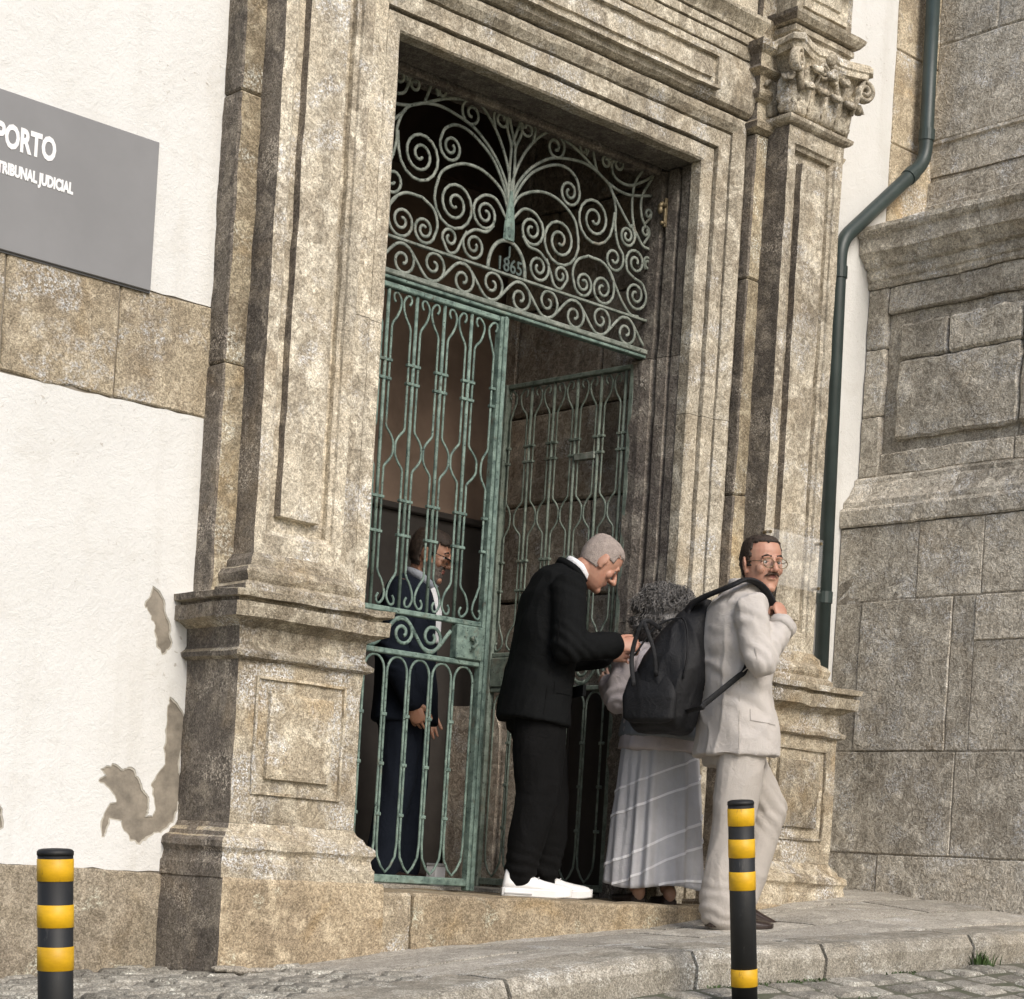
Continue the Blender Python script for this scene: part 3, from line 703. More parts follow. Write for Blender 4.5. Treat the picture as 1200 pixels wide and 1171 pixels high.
# reveals behind the frame: dark weathered stone with two upright ridges, soffit and head beam
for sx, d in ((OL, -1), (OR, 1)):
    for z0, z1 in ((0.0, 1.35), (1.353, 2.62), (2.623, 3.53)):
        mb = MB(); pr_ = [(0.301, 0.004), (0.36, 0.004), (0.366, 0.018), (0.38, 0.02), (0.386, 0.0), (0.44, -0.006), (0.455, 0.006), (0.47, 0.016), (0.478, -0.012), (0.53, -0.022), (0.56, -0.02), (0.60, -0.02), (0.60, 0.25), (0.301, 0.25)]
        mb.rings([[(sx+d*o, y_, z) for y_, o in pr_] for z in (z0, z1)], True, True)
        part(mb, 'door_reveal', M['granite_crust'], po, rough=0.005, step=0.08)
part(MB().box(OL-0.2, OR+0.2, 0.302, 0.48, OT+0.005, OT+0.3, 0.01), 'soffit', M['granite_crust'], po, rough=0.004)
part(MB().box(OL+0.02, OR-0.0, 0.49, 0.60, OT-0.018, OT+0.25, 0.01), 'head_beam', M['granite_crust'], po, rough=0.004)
# threshold of three stones
th = [(4.785, 4.965, -0.16, 0.003), (4.972, 6.95, -0.17, 0.0)]
part(MB().box(4.79, 4.962, -0.158, 0.75, -0.30, 0.002, 0.012), 'threshold_stone', M['granite_band'], po, rough=0.009, step=0.05)
part(MB().box(4.97, 6.94, -0.166, 0.75, -0.30, 0.003, 0.012), 'threshold_stone', M['granite_warm'], po, rough=0.007, step=0.07)
# small brass bracket on the right reveal
bk = thing('brass_bracket', 'small old brass bracket on the right door reveal near the grille top', 'bracket', (6.76, 0.44, 3.32))
mb = MB(); mb.box(6.752, 6.77, 0.432, 0.448, 3.25, 3.39, 0.003); part(mb, 'mounting_plate', M['brass'], bk)
mb = MB(); mb.tube([(6.755, 0.44, 3.35), (6.72, 0.425, 3.35), (6.70, 0.42, 3.33)], 0.012, 8); mb.ball((6.705, 0.42, 3.315), (0.014, 0.014, 0.02), 10); mb.tube([(6.755, 0.44, 3.27), (6.725, 0.43, 3.26)], 0.009, 8)
part(mb, 'hook', M['brass'], bk, smooth=True)

# ------------------------------------------------------------------ entrance hall behind the gate
ha = thing('entrance_hall', 'dim stone entrance hall seen through the open iron gate', 'hall', (5.9, 1.8, 0))
HX0, HX1, HY1, HZ = 3.9, 6.92, 1.85, 4.5
fl = tag(solo(MB().box(HX0, HX1, 0.752, HY1, -0.25, 0.02), 'floor', M['slab'], (5.4, 2, 0), None, None), kind='structure')
part(MB().box(HX0-0.2, HX1+0.4, HY1, HY1+0.2, -0.3, HZ+0.2), 'back_wall', M['hall_plaster'], ha)
part(MB().box(HX0-0.2, HX0, 0.62, HY1, -0.3, HZ+0.2), 'left_wall', M['hall_plaster'], ha)
part(MB().box(HX1+0.10, HX1+0.4, 0.602, HY1, -0.3, HZ+0.2), 'right_wall_core', M['mortar'], ha)
part(MB().box(HX0-0.2, HX1+0.4, 0.61, HY1+0.2, HZ, HZ+0.2), 'ceiling', M['fanlight'], ha)
part(MB().box(HX0, OL-0.26, 0.602, 0.75, -0.3, HZ-0.002), 'front_wall', M['hall_plaster'], ha)
part(MB().box(OL-0.26, HX1, 0.602, 0.75, OT+0.08, HZ-0.002), 'front_wall_head', M['hall_dark'], ha)
part(MB().box(HX0, HX1+0.05, HY1-0.05, HY1-0.002, 0.0, 1.93), 'wainscot', M['hall_dark'], ha)
part(MB().box(HX0, HX1+0.05, HY1-0.08, HY1-0.002, 1.932, 1.97, 0.008), 'wainscot_rail', M['hall_dark'], ha)
part(MB().box(HX0, HX1-0.02, HY1-0.06, HY1-0.002, 3.72, HZ-0.002), 'dark_fanlight_board', M['fanlight'], ha)
for y0, y1 in ((0.62, 1.02), (1.025, 1.33)):
    part(MB().box(HX1-0.028, HX1-0.004, y0, y1, 0.022, 1.06, 0.004), 'wainscot_panel', M['hall_dark'], ha)
z = 0.0; k = 0
for h in (0.52, 0.46, 0.55, 0.5, 0.48, 0.56, 0.5, 0.5, 0.4):
    y = 0.602 - (0 if k % 2 else 0); first = True
    while y < HY1:
        L = rnd.uniform(0.55, 0.95) if not (first and k % 2) else 0.4; first = False
        b = min(y+L, HY1-0.085)
        if b-y < 0.05: break
        part(MB().box(HX1+rnd.uniform(0, 0.012), HX1+0.14, y+0.005, b-0.005, z+0.005, z+h-0.005, 0.012), 'stone_block', M['hall_stone'], ha, rough=0.01, step=0.14)
        y = b
    z += h; k += 1
# dark stone bench end just inside, behind the man in the black suit
mb = MB(); prof = []
for i in range(9):
    a = math.pi/2*i/8; prof.append((1.34+0.16*(1-math.cos(a))*0 + 0.0, 0))
out = [(1.36, 0.02), (1.36, 0.80)] + [(1.36+0.16-0.16*math.cos(a), 0.80+0.16*math.sin(a)) for a in [math.pi/2*i/6 for i in range(1, 7)]] + [(1.75, 0.96), (1.75, 0.02)]
mb.rings([[(6.72, y_, z_) for y_, z_ in out], [(6.90, y_, z_) for y_, z_ in out]], True, True)
solo(mb, 'stone_bench_end', M['hall_stone'], (6.8, 1.5, 0.02), 'rounded grey stone bench end inside, behind the black suit trousers', 'bench', rough=0.006, step=0.08)

# ------------------------------------------------------------------ right hand white wall and the church flank
rw = thing('white_wall_strip', 'narrow white plastered wall strip beside the right pilaster and drainpipe', 'wall', (7.9, 0.5, 0))
part(MB().box(7.52, 8.9, 0.39, 0.9, -0.2, 5.2), 'plaster', M['plaster'], rw)
for z0, z1 in ((3.5, 4.12), (4.124, 4.62), (4.624, 5.2)):
    part(MB().box(8.392, 8.80, 0.378, 0.59, z0, z1, 0.006), 'quoin_stone', M['granite_band'], rw, rough=0.004)
ch = thing('church_flank', 'massive grey granite church wall with cornice, base mouldings and stone courses', 'church', (8.6, -0.8, 0))
WY2 = 0.386
YB, YF = 0.387, -2.6
def along_y(y0, y1, prof):
    mb = MB(); mb.rings([[(x, y0, z) for x, z in prof], [(x, y1, z) for x, z in prof]], True, True); return mb
part(MB().box(8.34, 12.0, YF+0.02, 0.9, -0.4, 3.6), 'wall_core', M['mortar'], ch)
part(MB().box(8.175, 8.5, YF+0.03, WY2, -0.39, 2.012), 'mortar_bed', M['mortar'], ch)
part(MB().box(8.296, 8.5, YF+0.03, WY2, 2.03, 2.42), 'mortar_bed', M['mortar'], ch)
part(MB().box(8.759, 9.0, YF+0.43, WY2, 4.0, 7.3), 'mortar_bed', M['mortar'], ch)
part(MB().box(8.82, 12.0, YF+0.4, 0.88, 3.5, 7.5), 'upper_wall_core', M['mortar'], ch)
LX = 8.17
courses = [(-0.35, 0.31, [0.388, 0.02, -0.93, -2.0, -2.6]), (0.314, 0.838, [0.388, -0.42, -1.25, -2.6]), (0.842, 1.618, [0.388, 0.218, -0.35, -1.35, -2.6]),
           (1.622, 2.012, [0.388, -0.12, -0.512, -1.5, -2.6])]
for z0, z1, js in courses:
    for a, b in zip(js, js[1:]):
        if (z0, a) == (0.842, -0.35):
            part(MB().box(LX+rnd.uniform(-.004,.004), 8.40, -0.487, a-0.004, z0+0.002, z1-0.002, 0.004), 'stone_block', M['church'], ch, rough=0.0035, step=0.09)
            part(MB().box(LX, 8.40, b+0.004, -0.491, z0+0.004, 1.385, 0.004), 'stone_block', M['church'], ch, rough=0.0035, step=0.09)
            part(MB().box(LX-.004, 8.40, b+0.004, -0.491, 1.391, z1-0.004, 0.004), 'stone_block', M['church'], ch, rough=0.0035, step=0.09)
            continue
        part(MB().box(LX+rnd.uniform(-.005,.005), 8.40, b+0.0025, a-0.0025, z0+0.002, z1-0.002, 0.004), 'stone_block', M['church'], ch, rough=0.0035, step=0.09)
# base mouldings in lengths
for y0, y1 in ((YB, -0.28), (-0.284, -1.4), (-1.404, YF)):
    part(along_y(y0, y1, [(8.42, 2.016), (8.165, 2.016), (8.158, 2.025), (8.158, 2.10), (8.166, 2.112), (8.18, 2.12), (8.182, 2.15), (8.2, 2.17), (8.225, 2.2), (8.25, 2.25), (8.262, 2.262), (8.263, 2.285), (8.28, 2.3), (8.42, 2.3)]), 'base_moulding', M['church'], ch, rough=0.007, step=0.08)
# wall between base and cornice: margin stones and sunk field with raised blocks
PXX = 8.286
for y0, y1 in ((YB, 0.262), ):
    for z0, z1 in ((2.302, 2.62), (2.624, 2.98), (2.984, 3.3)):
        part(MB().box(PXX, 8.42, y1, y0, z0, z1, 0.008), 'margin_stone', M['church'], ch, rough=0.008)
for y0, y1 in ((0.258, -0.57), (-0.574, -1.5), (-1.504, YF)):
    part(MB().box(PXX+0.004, 8.42, y1, y0, 2.302, 2.42, 0.008), 'margin_stone', M['church'], ch, rough=0.008)
    part(MB().box(PXX+0.004, 8.42, y1, y0, 3.16, 3.30, 0.008), 'margin_stone', M['church'], ch, rough=0.008)
    part(MB().box(PXX+0.035, 8.42, y1, y0, 2.424, 3.156), 'sunk_field', M['church'], ch, rough=0.006)
for a, b, z0, z1 in ((0.168, -0.578, 2.485, 2.895), (0.172, -0.132, 2.90, 3.09), (-0.138, -0.578, 2.90, 3.095), (-0.586, -1.5, 2.48, 2.845), (-0.586, -1.5, 2.852, 3.095), (-1.506, -2.4, 2.48, 3.09)):
    part(MB().box(PXX-0.002, 8.40, b, a, z0, z1, 0.014), 'field_block', M['church'], ch, rough=0.011, step=0.07)
# cornice
for y0, y1 in ((YB, -0.36), (-0.364, -1.6), (-1.604, YF)):
    part(along_y(y0, y1, [(8.42, 3.302), (8.282, 3.302), (8.274, 3.315), (8.276, 3.335), (8.262, 3.345), (8.255, 3.37), (8.258, 3.395), (8.235, 3.405), (8.222, 3.43), (8.196, 3.46), (8.184, 3.468), (8.182, 3.545), (8.168, 3.555), (8.156, 3.575), (8.158, 3.6), (8.2, 3.615), (8.45, 3.70), (8.70, 3.80), (8.84, 3.84), (8.84, 3.302)]), 'cornice', M['church'], ch, rough=0.008, step=0.09)
# upper storey, set back
UX = 8.75
part(along_y(YB, YF+0.4, [(8.9, 3.79), (8.715, 3.80), (8.71, 3.86), (8.722, 3.87), (8.728, 3.99), (8.748, 4.0), (8.752, 4.02), (8.9, 4.02)]), 'upper_base', M['church'], ch, rough=0.006)
part(along_y(YB, YF+0.4, [(8.9, 4.024), (8.742, 4.026), (8.738, 4.09), (8.742, 4.2), (8.728, 4.206), (8.728, 4.224), (8.9, 4.226)]), 'upper_plinth', M['church'], ch, rough=0.006)
for z0, z1, js in ((4.23, 4.75, [YB, -0.35, -1.2, -2.2]), (4.754, 5.4, [YB, 0.0, -0.8, -2.2]), (5.404, 7.4, [YB, -1.0, -2.2])):
    for a, b in zip(js, js[1:]):
        part(MB().box(UX+rnd.uniform(-.004,.004), 8.9, b+0.003, a-0.003, z0, z1, 0.01), 'stone_block', M['church'], ch, rough=0.008)

# drainpipe
dp = thing('drainpipe', 'dark green drainpipe bending round the church cornice down the white wall', 'drainpipe', (7.95, 0.3, 0.6))
def bent(pts, n=5, r=0.09):
    pts = [Vector(p) for p in pts]; out = [pts[0]]
    for i in range(1, len(pts)-1):
        a, b, c = pts[i-1], pts[i], pts[i+1]
        u = (a-b).normalized()*min(r, (a-b).length*0.45); v_ = (c-b).normalized()*min(r, (c-b).length*0.45)
        for k in range(n+1):
            t = k/n; out.append((b+u)*(1-t)**2 + b*2*t*(1-t) + (b+v_)*t*t)
    return out + [pts[-1]]
P0, P1, P2, P3 = (8.564, 0.30, 5.15), (8.585, 0.30, 4.058), (7.916, 0.30, 3.455), (7.99, 0.30, 0.55)
part(MB().tube(bent([P0, P1, P2, P3]), 0.038, 16), 'pipe', M['pipe'], dp, smooth=True)
for p, d in ((Vector(P1)+Vector((-0.12, 0, -0.108)), Vector((0.743, 0, 0.67))), (Vector(P2)+Vector((0.004, 0, -0.16)), Vector((-0.025, 0, 1))), ((7.962, 0.30, 1.62), Vector((-0.025, 0, 1))), (Vector(P1)+Vector((0, 0, 0.14)), Vector((0, 0, 1)))):
    p = Vector(p); part(MB().tube([p-d*0.03, p+d*0.03], 0.044, 16), 'pipe_collar', M['pipe'], dp)
part(MB().box(7.955, 7.985, 0.30, 0.42, 1.60, 1.64, 0.003), 'wall_bracket', M['pipe'], dp)

# clear plaque on the right pilaster
pq = thing('acrylic_plaque', 'clear acrylic plaque fixed on the right pilaster behind the beige-suited man', 'plaque', (7.32, -0.04, 1.53))
part(MB().box(7.10, 7.52, -0.036, -0.028, 1.56, 1.82, 0.002), 'panel', M['acrylic'], pq)
for x, z in ((7.12, 1.58), (7.50, 1.58), (7.12, 1.80), (7.50, 1.80)):
    part(MB().tube([(x, 0.005, z), (x, -0.042, z)], 0.008, 8), 'standoff', M['brass'], pq)

# ------------------------------------------------------------------ iron gate
GY = 0.53
def catmull(pts, n=6):
    P = [Vector(p) for p in pts]
    if len(P) < 3: return P
    P = [P[0]*2-P[1]] + P + [P[-1]*2-P[-2]]; out = []
    for i in range(1, len(P)-2):
        for k in range(n):
            t = k/n; a, b, c, d = P[i-1:i+3]
            out.append(0.5*((2*b)+(c-a)*t+(2*a-5*b+4*c-d)*t*t+(3*b-a-3*c+d)*t**3))
    return out + [P[-2]]
def spiral(p0, c, d, turns, rend=0.012):
    """coil from point p0 round centre c, all in the (x, z) plane"""
    v = Vector(p0)-Vector(c); r0 = v.length; a0 = math.atan2(v.y, v.x); n = max(10, int(turns*16)); out = []
    for i in range(n+1):
        t = i/n; r = r0*(1-t)**1.0 + rend*t; a = a0 + d*turns*2*math.pi*t
        out.append(Vector((c[0]+r*math.cos(a), c[1]+r*math.sin(a))))
    return out
def scroll_path(pts, c=None, d=0, turns=1.6):
    P = catmull([Vector(p) for p in pts]) if len(pts) > 2 else [Vector(p) for p in pts]
    if c:
        sp = spiral(P[-1], c, d, turns); P = P + sp[1:]
    return P
def to3(P, y): return [Vector((p.x, y, p.y)) for p in P]
IR = 0.0076

tg = thing('iron_grille', 'ornate grey-green wrought iron grille of scrolls filling the top of the doorway', 'grille', (5.86, GY, 2.66))
def gpart(pts, name='scroll', r=IR, y=GY, mat='iron_dull', flat=0.75, lab=None):
    return part(MB().tube(to3(pts, y), (r, r*flat), 7), name, M[mat], tg, smooth=True)
GC = 5.85
SC=[
 ([(5.835, 3.052), (5.834, 3.165), (5.832, 3.307), (5.833, 3.392), (5.806, 3.455), (5.797, 3.516), (5.813, 3.541)],None,0,1.7),
 ([(5.833, 3.392), (5.858, 3.456), (5.877, 3.515), (5.868, 3.541), (5.841, 3.549)],None,0,1.7),
 ([(5.84, 3.067), (5.841, 3.139), (5.86, 3.258), (5.909, 3.371), (5.979, 3.463), (6.053, 3.521), (6.102, 3.529), (6.144, 3.512)],(6.103, 3.467),-1,1.4),
 ([(5.961, 3.444), (5.974, 3.498), (5.958, 3.536)],(5.925, 3.498),1,1.4),
 ([(5.844, 3.061), (5.847, 3.126), (5.882, 3.228), (5.952, 3.319), (6.035, 3.383), (6.112, 3.419), (6.231, 3.442), (6.312, 3.444), (6.397, 3.423), (6.474, 3.378), (6.514, 3.292), (6.516, 3.221), (6.539, 3.137), (6.58, 3.089)],(6.523, 3.055),-1,1.5),
 ([(5.846, 3.062), (5.853, 3.113), (5.893, 3.21), (5.972, 3.311), (6.095, 3.381), (6.184, 3.392), (6.248, 3.359), (6.274, 3.3)],(6.209, 3.286),-1,1.7),
 ([(5.848, 3.059), (5.858, 3.108), (5.905, 3.184), (6.008, 3.234), (6.107, 3.24), (6.19, 3.212), (6.255, 3.163), (6.282, 3.089)],(6.167, 3.047),-1,2.4),
 ([(5.85, 3.056), (5.868, 3.068), (5.929, 3.131), (5.997, 3.133), (6.047, 3.097)],(5.987, 3.05),-1,1.9),
 ([(5.935, 3.012), (5.976, 2.973), (6.045, 2.965), (6.104, 2.924)],(6.044, 2.893),-1,1.7),
 ([(6.089, 2.945), (6.12, 2.89), (6.146, 2.84), (6.19, 2.829), (6.229, 2.88)],(6.185, 2.891),1,1.2),
 ([(6.511, 3.272), (6.501, 3.198)],(6.379, 3.204),-1,2.4),
 ([(6.354, 3.025), (6.286, 2.989), (6.26, 2.925), (6.279, 2.86)],(6.334, 2.89),1,1.8),
 ([(6.354, 3.025), (6.453, 3.018), (6.522, 2.965), (6.536, 2.904)],(6.46, 2.895),-1,1.8),
 ([(6.475, 3.371), (6.615, 3.236), (6.626, 3.244), (6.653, 3.199)],(6.602, 3.185),-1,1.7),
 ([(6.667, 2.997), (6.618, 3.021), (6.605, 3.063)],(6.669, 3.073),-1,1.6),
 ([(6.667, 2.997), (6.724, 2.982), (6.757, 2.931)],(6.683, 2.919),-1,1.8),
 ([(6.492, 2.996), (6.543, 2.931), (6.595, 2.866), (6.654, 2.821), (6.71, 2.821)],None,0,1.7),
 ([(6.123, 3.524), (6.247, 3.491), (6.376, 3.432), (6.473, 3.393), (6.591, 3.38), (6.751, 3.417)],None,0,1.7),
 ([(6.462, 3.523), (6.49, 3.442), (6.587, 3.424), (6.681, 3.466), (6.758, 3.519)],None,0,1.7),
 ([(6.376, 3.432), (6.355, 3.485), (6.342, 3.526)],None,0,1.7),
 ([(6.471, 3.474), (6.463, 3.509)],(6.435, 3.493),1,1.3),
 ([(6.47, 3.489), (6.493, 3.532)],(6.516, 3.505),-1,1.3),
 ([(6.299, 3.484), (6.312, 3.51)],(6.281, 3.512),1,1.2),
 ([(6.686, 3.528), (6.629, 3.436), (6.625, 3.307), (6.661, 3.196), (6.656, 3.219), (6.708, 3.167), (6.756, 3.16)],None,0,1.7),
 ([(6.753, 3.509), (6.687, 3.399), (6.689, 3.309), (6.726, 3.258)],None,0,1.7),
 ([(6.714, 3.27), (6.749, 3.306)],(6.737, 3.326),1,1.2),
 ([(6.716, 3.176), (6.746, 3.217)],(6.725, 3.237),1,1.3),
 ([(6.736, 3.057), (6.727, 3.107)],(6.753, 3.087),-1,1.2),
]
for (pts, c, d, n) in SC:
    P = scroll_path(pts, c, d, n)
    gpart(P)
    gpart([Vector((2*GC-p.x-0.004, p.y)) for p in P], y=GY+0.004)
# bottom border: two rails with a running vine of scrolls
part(MB().box(OL, OR+0.02, GY-0.02, GY+0.02, 2.627, 2.642, 0.003), 'lower_rail', M['iron'], tg)
part(MB().box(OL, OR+0.02, GY-0.028, GY+0.028, 2.645, 2.668, 0.004), 'upper_rail', M['iron_dull'], tg)
part(MB().box(OL, OR+0.02, GY-0.010, GY+0.010, 2.806, 2.818, 0.002), 'border_rail', M['iron_dull'], tg)
part(MB().box(OL, OR+0.02, GY-0.012, GY+0.012, 3.552, 3.570, 0.002), 'head_rail', M['iron_dull'], tg)
per = 0.345; z0, z1 = 2.676, 2.800; zm = (z0+z1)/2; A = (z1-z0)/2
x = GC - 4*per
wave = []
for i in range(int(8*per/0.012)):
    xx = x + i*0.012; wave.append(Vector((xx, zm + A*math.sin((xx-GC)*2*math.pi/per))))
wave = [p for p in wave if OL+0.0 < p.x < OR+0.02]
gpart(wave, 'vine')
for k in range(-8, 9):
    xc = GC + (k+0.5)*per/2 + 0.0
    up_ = (k % 2 == 0)     # crest of the wave above -> coil hangs below it
    if not OL+0.03 < xc < OR-0.02: continue
    s_ = 1 if up_ else -1
    st = Vector((xc - 0.02, zm + s_*A*0.93)); ce = (xc+0.006, zm - s_*0.012)
    gpart([st] + spiral(st, ce, -s_, 1.55, 0.010), 'coil', r=0.0075)
    st2 = Vector((xc + 0.055, zm - s_*A*0.2))
# the gathered sheaf at the centre with its half-round date plate
part(MB().tube(to3([Vector((GC, 2.965)), Vector((GC, 3.03)), Vector((GC, 3.10)), Vector((GC-0.002, 3.19))], GY-0.002), [(0.034, 0.014), (0.031, 0.015), (0.022, 0.013), (0.008, 0.008)], 10), 'sheaf', M['iron'], tg)
arc = [Vector((GC-0.115, 2.815))] + [Vector((GC-0.112*math.cos(a), 2.83+0.135*math.sin(a))) for a in [math.pi*i/20 for i in range(21)]] + [Vector((GC+0.115, 2.815))]
gpart(arc, 'date_arch', r=0.010)
lettering('1865', 0.088, GC+0.090, 2.826, GY-0.002, M['iron_dark'], tg, 0.001, 0.90, 0.003, 'date_numeral')
lettering('J', 0.06, GC+0.014, 2.90, GY-0.002, M['iron_dark'], tg, 0.001, 1.0, 0.003, 'date_letter')

def make_leaf(name, label, matname, loc, rz, hinge_right):
    """one gate leaf built in local coordinates: x 0..W from the hinge, z from the threshold"""
    t = thing(name, label, 'gate', loc, rz)
    mt = M[matname]; W = 0.905; Z0, ZL, ZM, ZT = 0.03, 1.035, 1.215, 2.615
    def p(mb, nm, smooth=True, m_=None): return part(mb, nm, m_ or mt, t, smooth=smooth, local=True)
    p(MB().box(0, 0.03, -0.018, 0.018, Z0, ZT, 0.004), 'hinge_stile', False)
    p(MB().box(W-0.048, W, -0.022, 0.022, Z0-0.02, ZT, 0.005), 'meeting_stile', False)
    p(MB().box(W-0.034, W-0.016, -0.034, -0.0225, Z0-0.02, ZT, 0.004), 'stile_bead', False)
    p(MB().box(0.031, W-0.049, -0.016, 0.016, ZT-0.024, ZT, 0.004), 'top_rail', False)
    p(MB().box(0.031, W-0.049, -0.016, 0.016, ZM-0.012, ZM+0.012, 0.004), 'middle_rail', False)
    p(MB().box(0.031, W-0.049, -0.016, 0.016, ZL-0.012, ZL+0.012, 0.004), 'lock_rail', False)
    p(MB().box(0.031, W-0.049, -0.018, 0.018, Z0, Z0+0.035, 0.004), 'bottom_rail', False)
    pitch = 0.158; xs = [W-0.022-0.185-pitch*i for i in range(5)]; xs = [x for x in xs if x > 0.02]
    def fl(P, r=0.0062, nm='flanking_bar'): p(MB().tube(to3([Vector(q) for q in P], 0.0), (r, r*0.8), 6), nm)
    zmid = 1.915; hh = pitch/2
    for i, x in enumerate(xs + [W-0.022]):
        last = (i == len(xs))
        if not last:
            p(MB().tube([(x, 0, ZM+0.01), (x, 0, ZT-0.02)], (0.0085, 0.0085), 6), 'bar')
        for s in (-1, 1):
            if last and s > 0: continue
            o = 0.027 if not last else 0.043
            if last: hw = 0.085
            else: hw = hh if not (i == 0 and s > 0) else 0.085
            fx = x + s*o; tx = x + s*hw
            # one bar from the top scroll, down, round the ring, down to the bottom scroll
            top = [(x+s*0.040, ZT-0.075), (x+s*0.030, ZT-0.058), (x+s*0.034, ZT-0.038), (x+s*0.052, ZT-0.035), (tx-s*0.008, ZT-0.062), (tx-s*0.010, ZT-0.098), (tx-s*0.026, ZT-0.135), (fx+s*0.008, ZT-0.160), (fx, ZT-0.18)]
            mid = [(fx, zmid+0.095), (fx+s*0.006, zmid+0.080), (fx+s*(hw-o)*0.55, zmid+0.055), (tx-s*0.008, zmid+0.028), (tx-s*0.006, zmid), (tx-s*0.008, zmid-0.028), (fx+s*(hw-o)*0.55, zmid-0.055), (fx+s*0.006, zmid-0.080), (fx, zmid-0.095)]
            bot = [(2*0+q[0], ZM+0.01+(ZT-0.02-q[1])) for q in reversed(top)]
            path = catmull([Vector(q) for q in top], 3) + catmull([Vector(q) for q in mid], 3) + catmull([Vector(q) for q in bot], 3)
            fl(path)
            for zc in (ZT-0.33, zmid+0.29, zmid-0.22, ZM+0.33):
                mbx = MB(); a, b = sorted((x, fx+s*0.010))
                mbx.box(a, b, -0.0100, 0.0100, zc-0.0065, zc+0.0065, 0.002)
                p(mbx, 'collar', False)
    # middle panel of large S scrolls
    zc = (ZL+ZM)/2; A_ = 0.068; per_ = 0.33; xe = W-0.205
    def wz_(x): return zc + A_*math.sin((x-xe)*2*math.pi/per_ + 0.9)
    wv = [Vector((0.032+0.008*i, wz_(0.032+0.008*i))) for i in range(int((xe-0.03)/0.008))]
    p(MB().tube(to3(wv, 0.0), (0.0095, 0.006), 7), 'panel_vine')
    q_ = 0
    while True:
        xc_ = xe + (math.pi/2*(1-2*q_) - 0.9 - math.pi)*per_/(2*math.pi) + per_/2
        if xc_ < 0.06: break
        if xc_ < xe-0.03:
            s_ = 1 if math.sin((xc_-xe)*2*math.pi/per_ + 0.9) > 0 else -1
            st = Vector((xc_-0.03, wz_(xc_-0.03)-s_*0.004))
            p(MB().tube(to3(spiral(st, (xc_+0.008, zc+s_*0.0), -s_, 1.5, 0.014), 0.001), (0.0085, 0.006), 7), 'panel_scroll')
        q_ += 1
    # lock box
    p(MB().box(W-0.20, W-0.048, -0.028, 0.022, ZL+0.014, ZM-0.014, 0.005), 'lock_box', False)
    mb = MB(); mb.tube([(W-0.115, -0.03, zc+0.02), (W-0.115, -0.05, zc+0.02)], 0.014, 10); mb.tube([(W-0.115, -0.05, zc+0.03), (W-0.10, -0.055, zc+0.0), (W-0.13, -0.055, zc-0.025)], 0.009, 8)
    p(mb, 'lock_handle', True)
    # lower panel: tall loops side by side, tied with collars
    lp = 0.1275; x = W-0.055-lp/2-0.008; zt, zb = ZL-0.018, Z0+0.045
    while x > 0.06:
        r = lp/2-0.008; P = []
        for i in range(13): a = math.pi*i/12; P.append(Vector((x+r*math.cos(a), zt-r*1.25+r*1.25*math.sin(a))))
        P += [Vector((x-r, zt-0.2)), Vector((x-r, zb+0.22)), Vector((x-r, zb+0.13)), Vector((x-r+0.006, zb+0.07)), Vector((x-r*0.45, zb+0.025)), Vector((x, zb))]
        P += [Vector((2*x-q.x, q.y)) for q in reversed(P[13:-1])]
        q = to3(P, 0.0)
        p(MB().tube(q, (0.0065, 0.0055), 6, closed=True), 'loop_bar')
        for zc_ in (zt-0.255, zt-0.47, zt-0.69):
            p(MB().box(x-r-0.019, x-r+0.010, -0.0095, 0.0095, zc_-0.008, zc_+0.008, 0.003), 'collar', False)
        x -= lp
    return t
make_leaf('gate_leaf', 'closed left leaf of the green iron gate with a lock box', 'iron', (4.965, GY, 0.0), 0, False)
rl = make_leaf('gate_leaf', 'right leaf of the green iron gate swung open against the hall wall', 'iron_shade', (6.775, GY+0.05, 0.0), R(94), True)
part(MB().box(0.235, 0.37, -0.016, 0.016, 2.175, 2.21, 0.003), 'number_plate', M['iron_dull'], rl, local=True)

# ------------------------------------------------------------------ bollards
def bollard(label, p0, p1, bands, zb):
    p0 = Vector(p0); p1 = Vector(p1); d = (p1-p0).normalized()
    base = p0 + d*((zb-p0.z)/d.z)
    t = thing('bollard', label, 'bollard', base, 0, 'striped bollards along the kerb')
    Rr = 0.045; H = (p0-base).length
    q = (base-p0).normalized()*-1
    rot = Vector((0,0,1)).rotation_difference(q)
    t.rotation_mode = 'QUATERNION'; t.rotation_quaternion = rot
    n = 28
    def ring(r, z): return [(r*math.cos(2*math.pi*k/n), r*math.sin(2*math.pi*k/n), z) for k in range(n)]
    part(MB().rings([ring(Rr, 0), ring(Rr, H-0.016)]), 'post', M['bollard_black'], t, local=True, smooth=False)
    part(MB().rings([ring(Rr+0.0015, H-0.0155), ring(Rr+0.0015, H-0.006), ring(Rr-0.003, H-0.001), ring(Rr-0.012, H+0.001), ring(0.008, H+0.0025)]), 'cap', M['bollard_black'], t, local=True)
    part(MB().rings([ring(Rr+0.03, -0.02), ring(Rr+0.03, 0.008), ring(Rr+0.001, 0.014), ring(Rr+0.001, -0.02)]), 'base_collar', M['bollard_black'], t, local=True)
    for za, zb_ in bands:
        a = H-(p0.z-za)/abs(d.z); b = H-(p0.z-zb_)/abs(d.z)
        part(MB().rings([ring(Rr-0.001, b), ring(Rr+0.0016, b+0.0015), ring(Rr+0.0016, a-0.0015), ring(Rr-0.001, a)], True, False), 'reflective_band', M['bollard_yellow'], t, local=True)
    for o in t.children:
        if o.type == 'MESH':
            o.data.polygons.foreach_set('use_smooth', [len(pp.vertices) == 4 for pp in o.data.polygons])
    return t
bollard('black and yellow bollard standing before the white wall, far left', (2.509, -1.7, 0.111), (2.536, -1.7, -0.273), [(0.087, 0.029), (-0.03, -0.089), (-0.137, -0.199)], road_z(2.5, -1.7)+0.01)
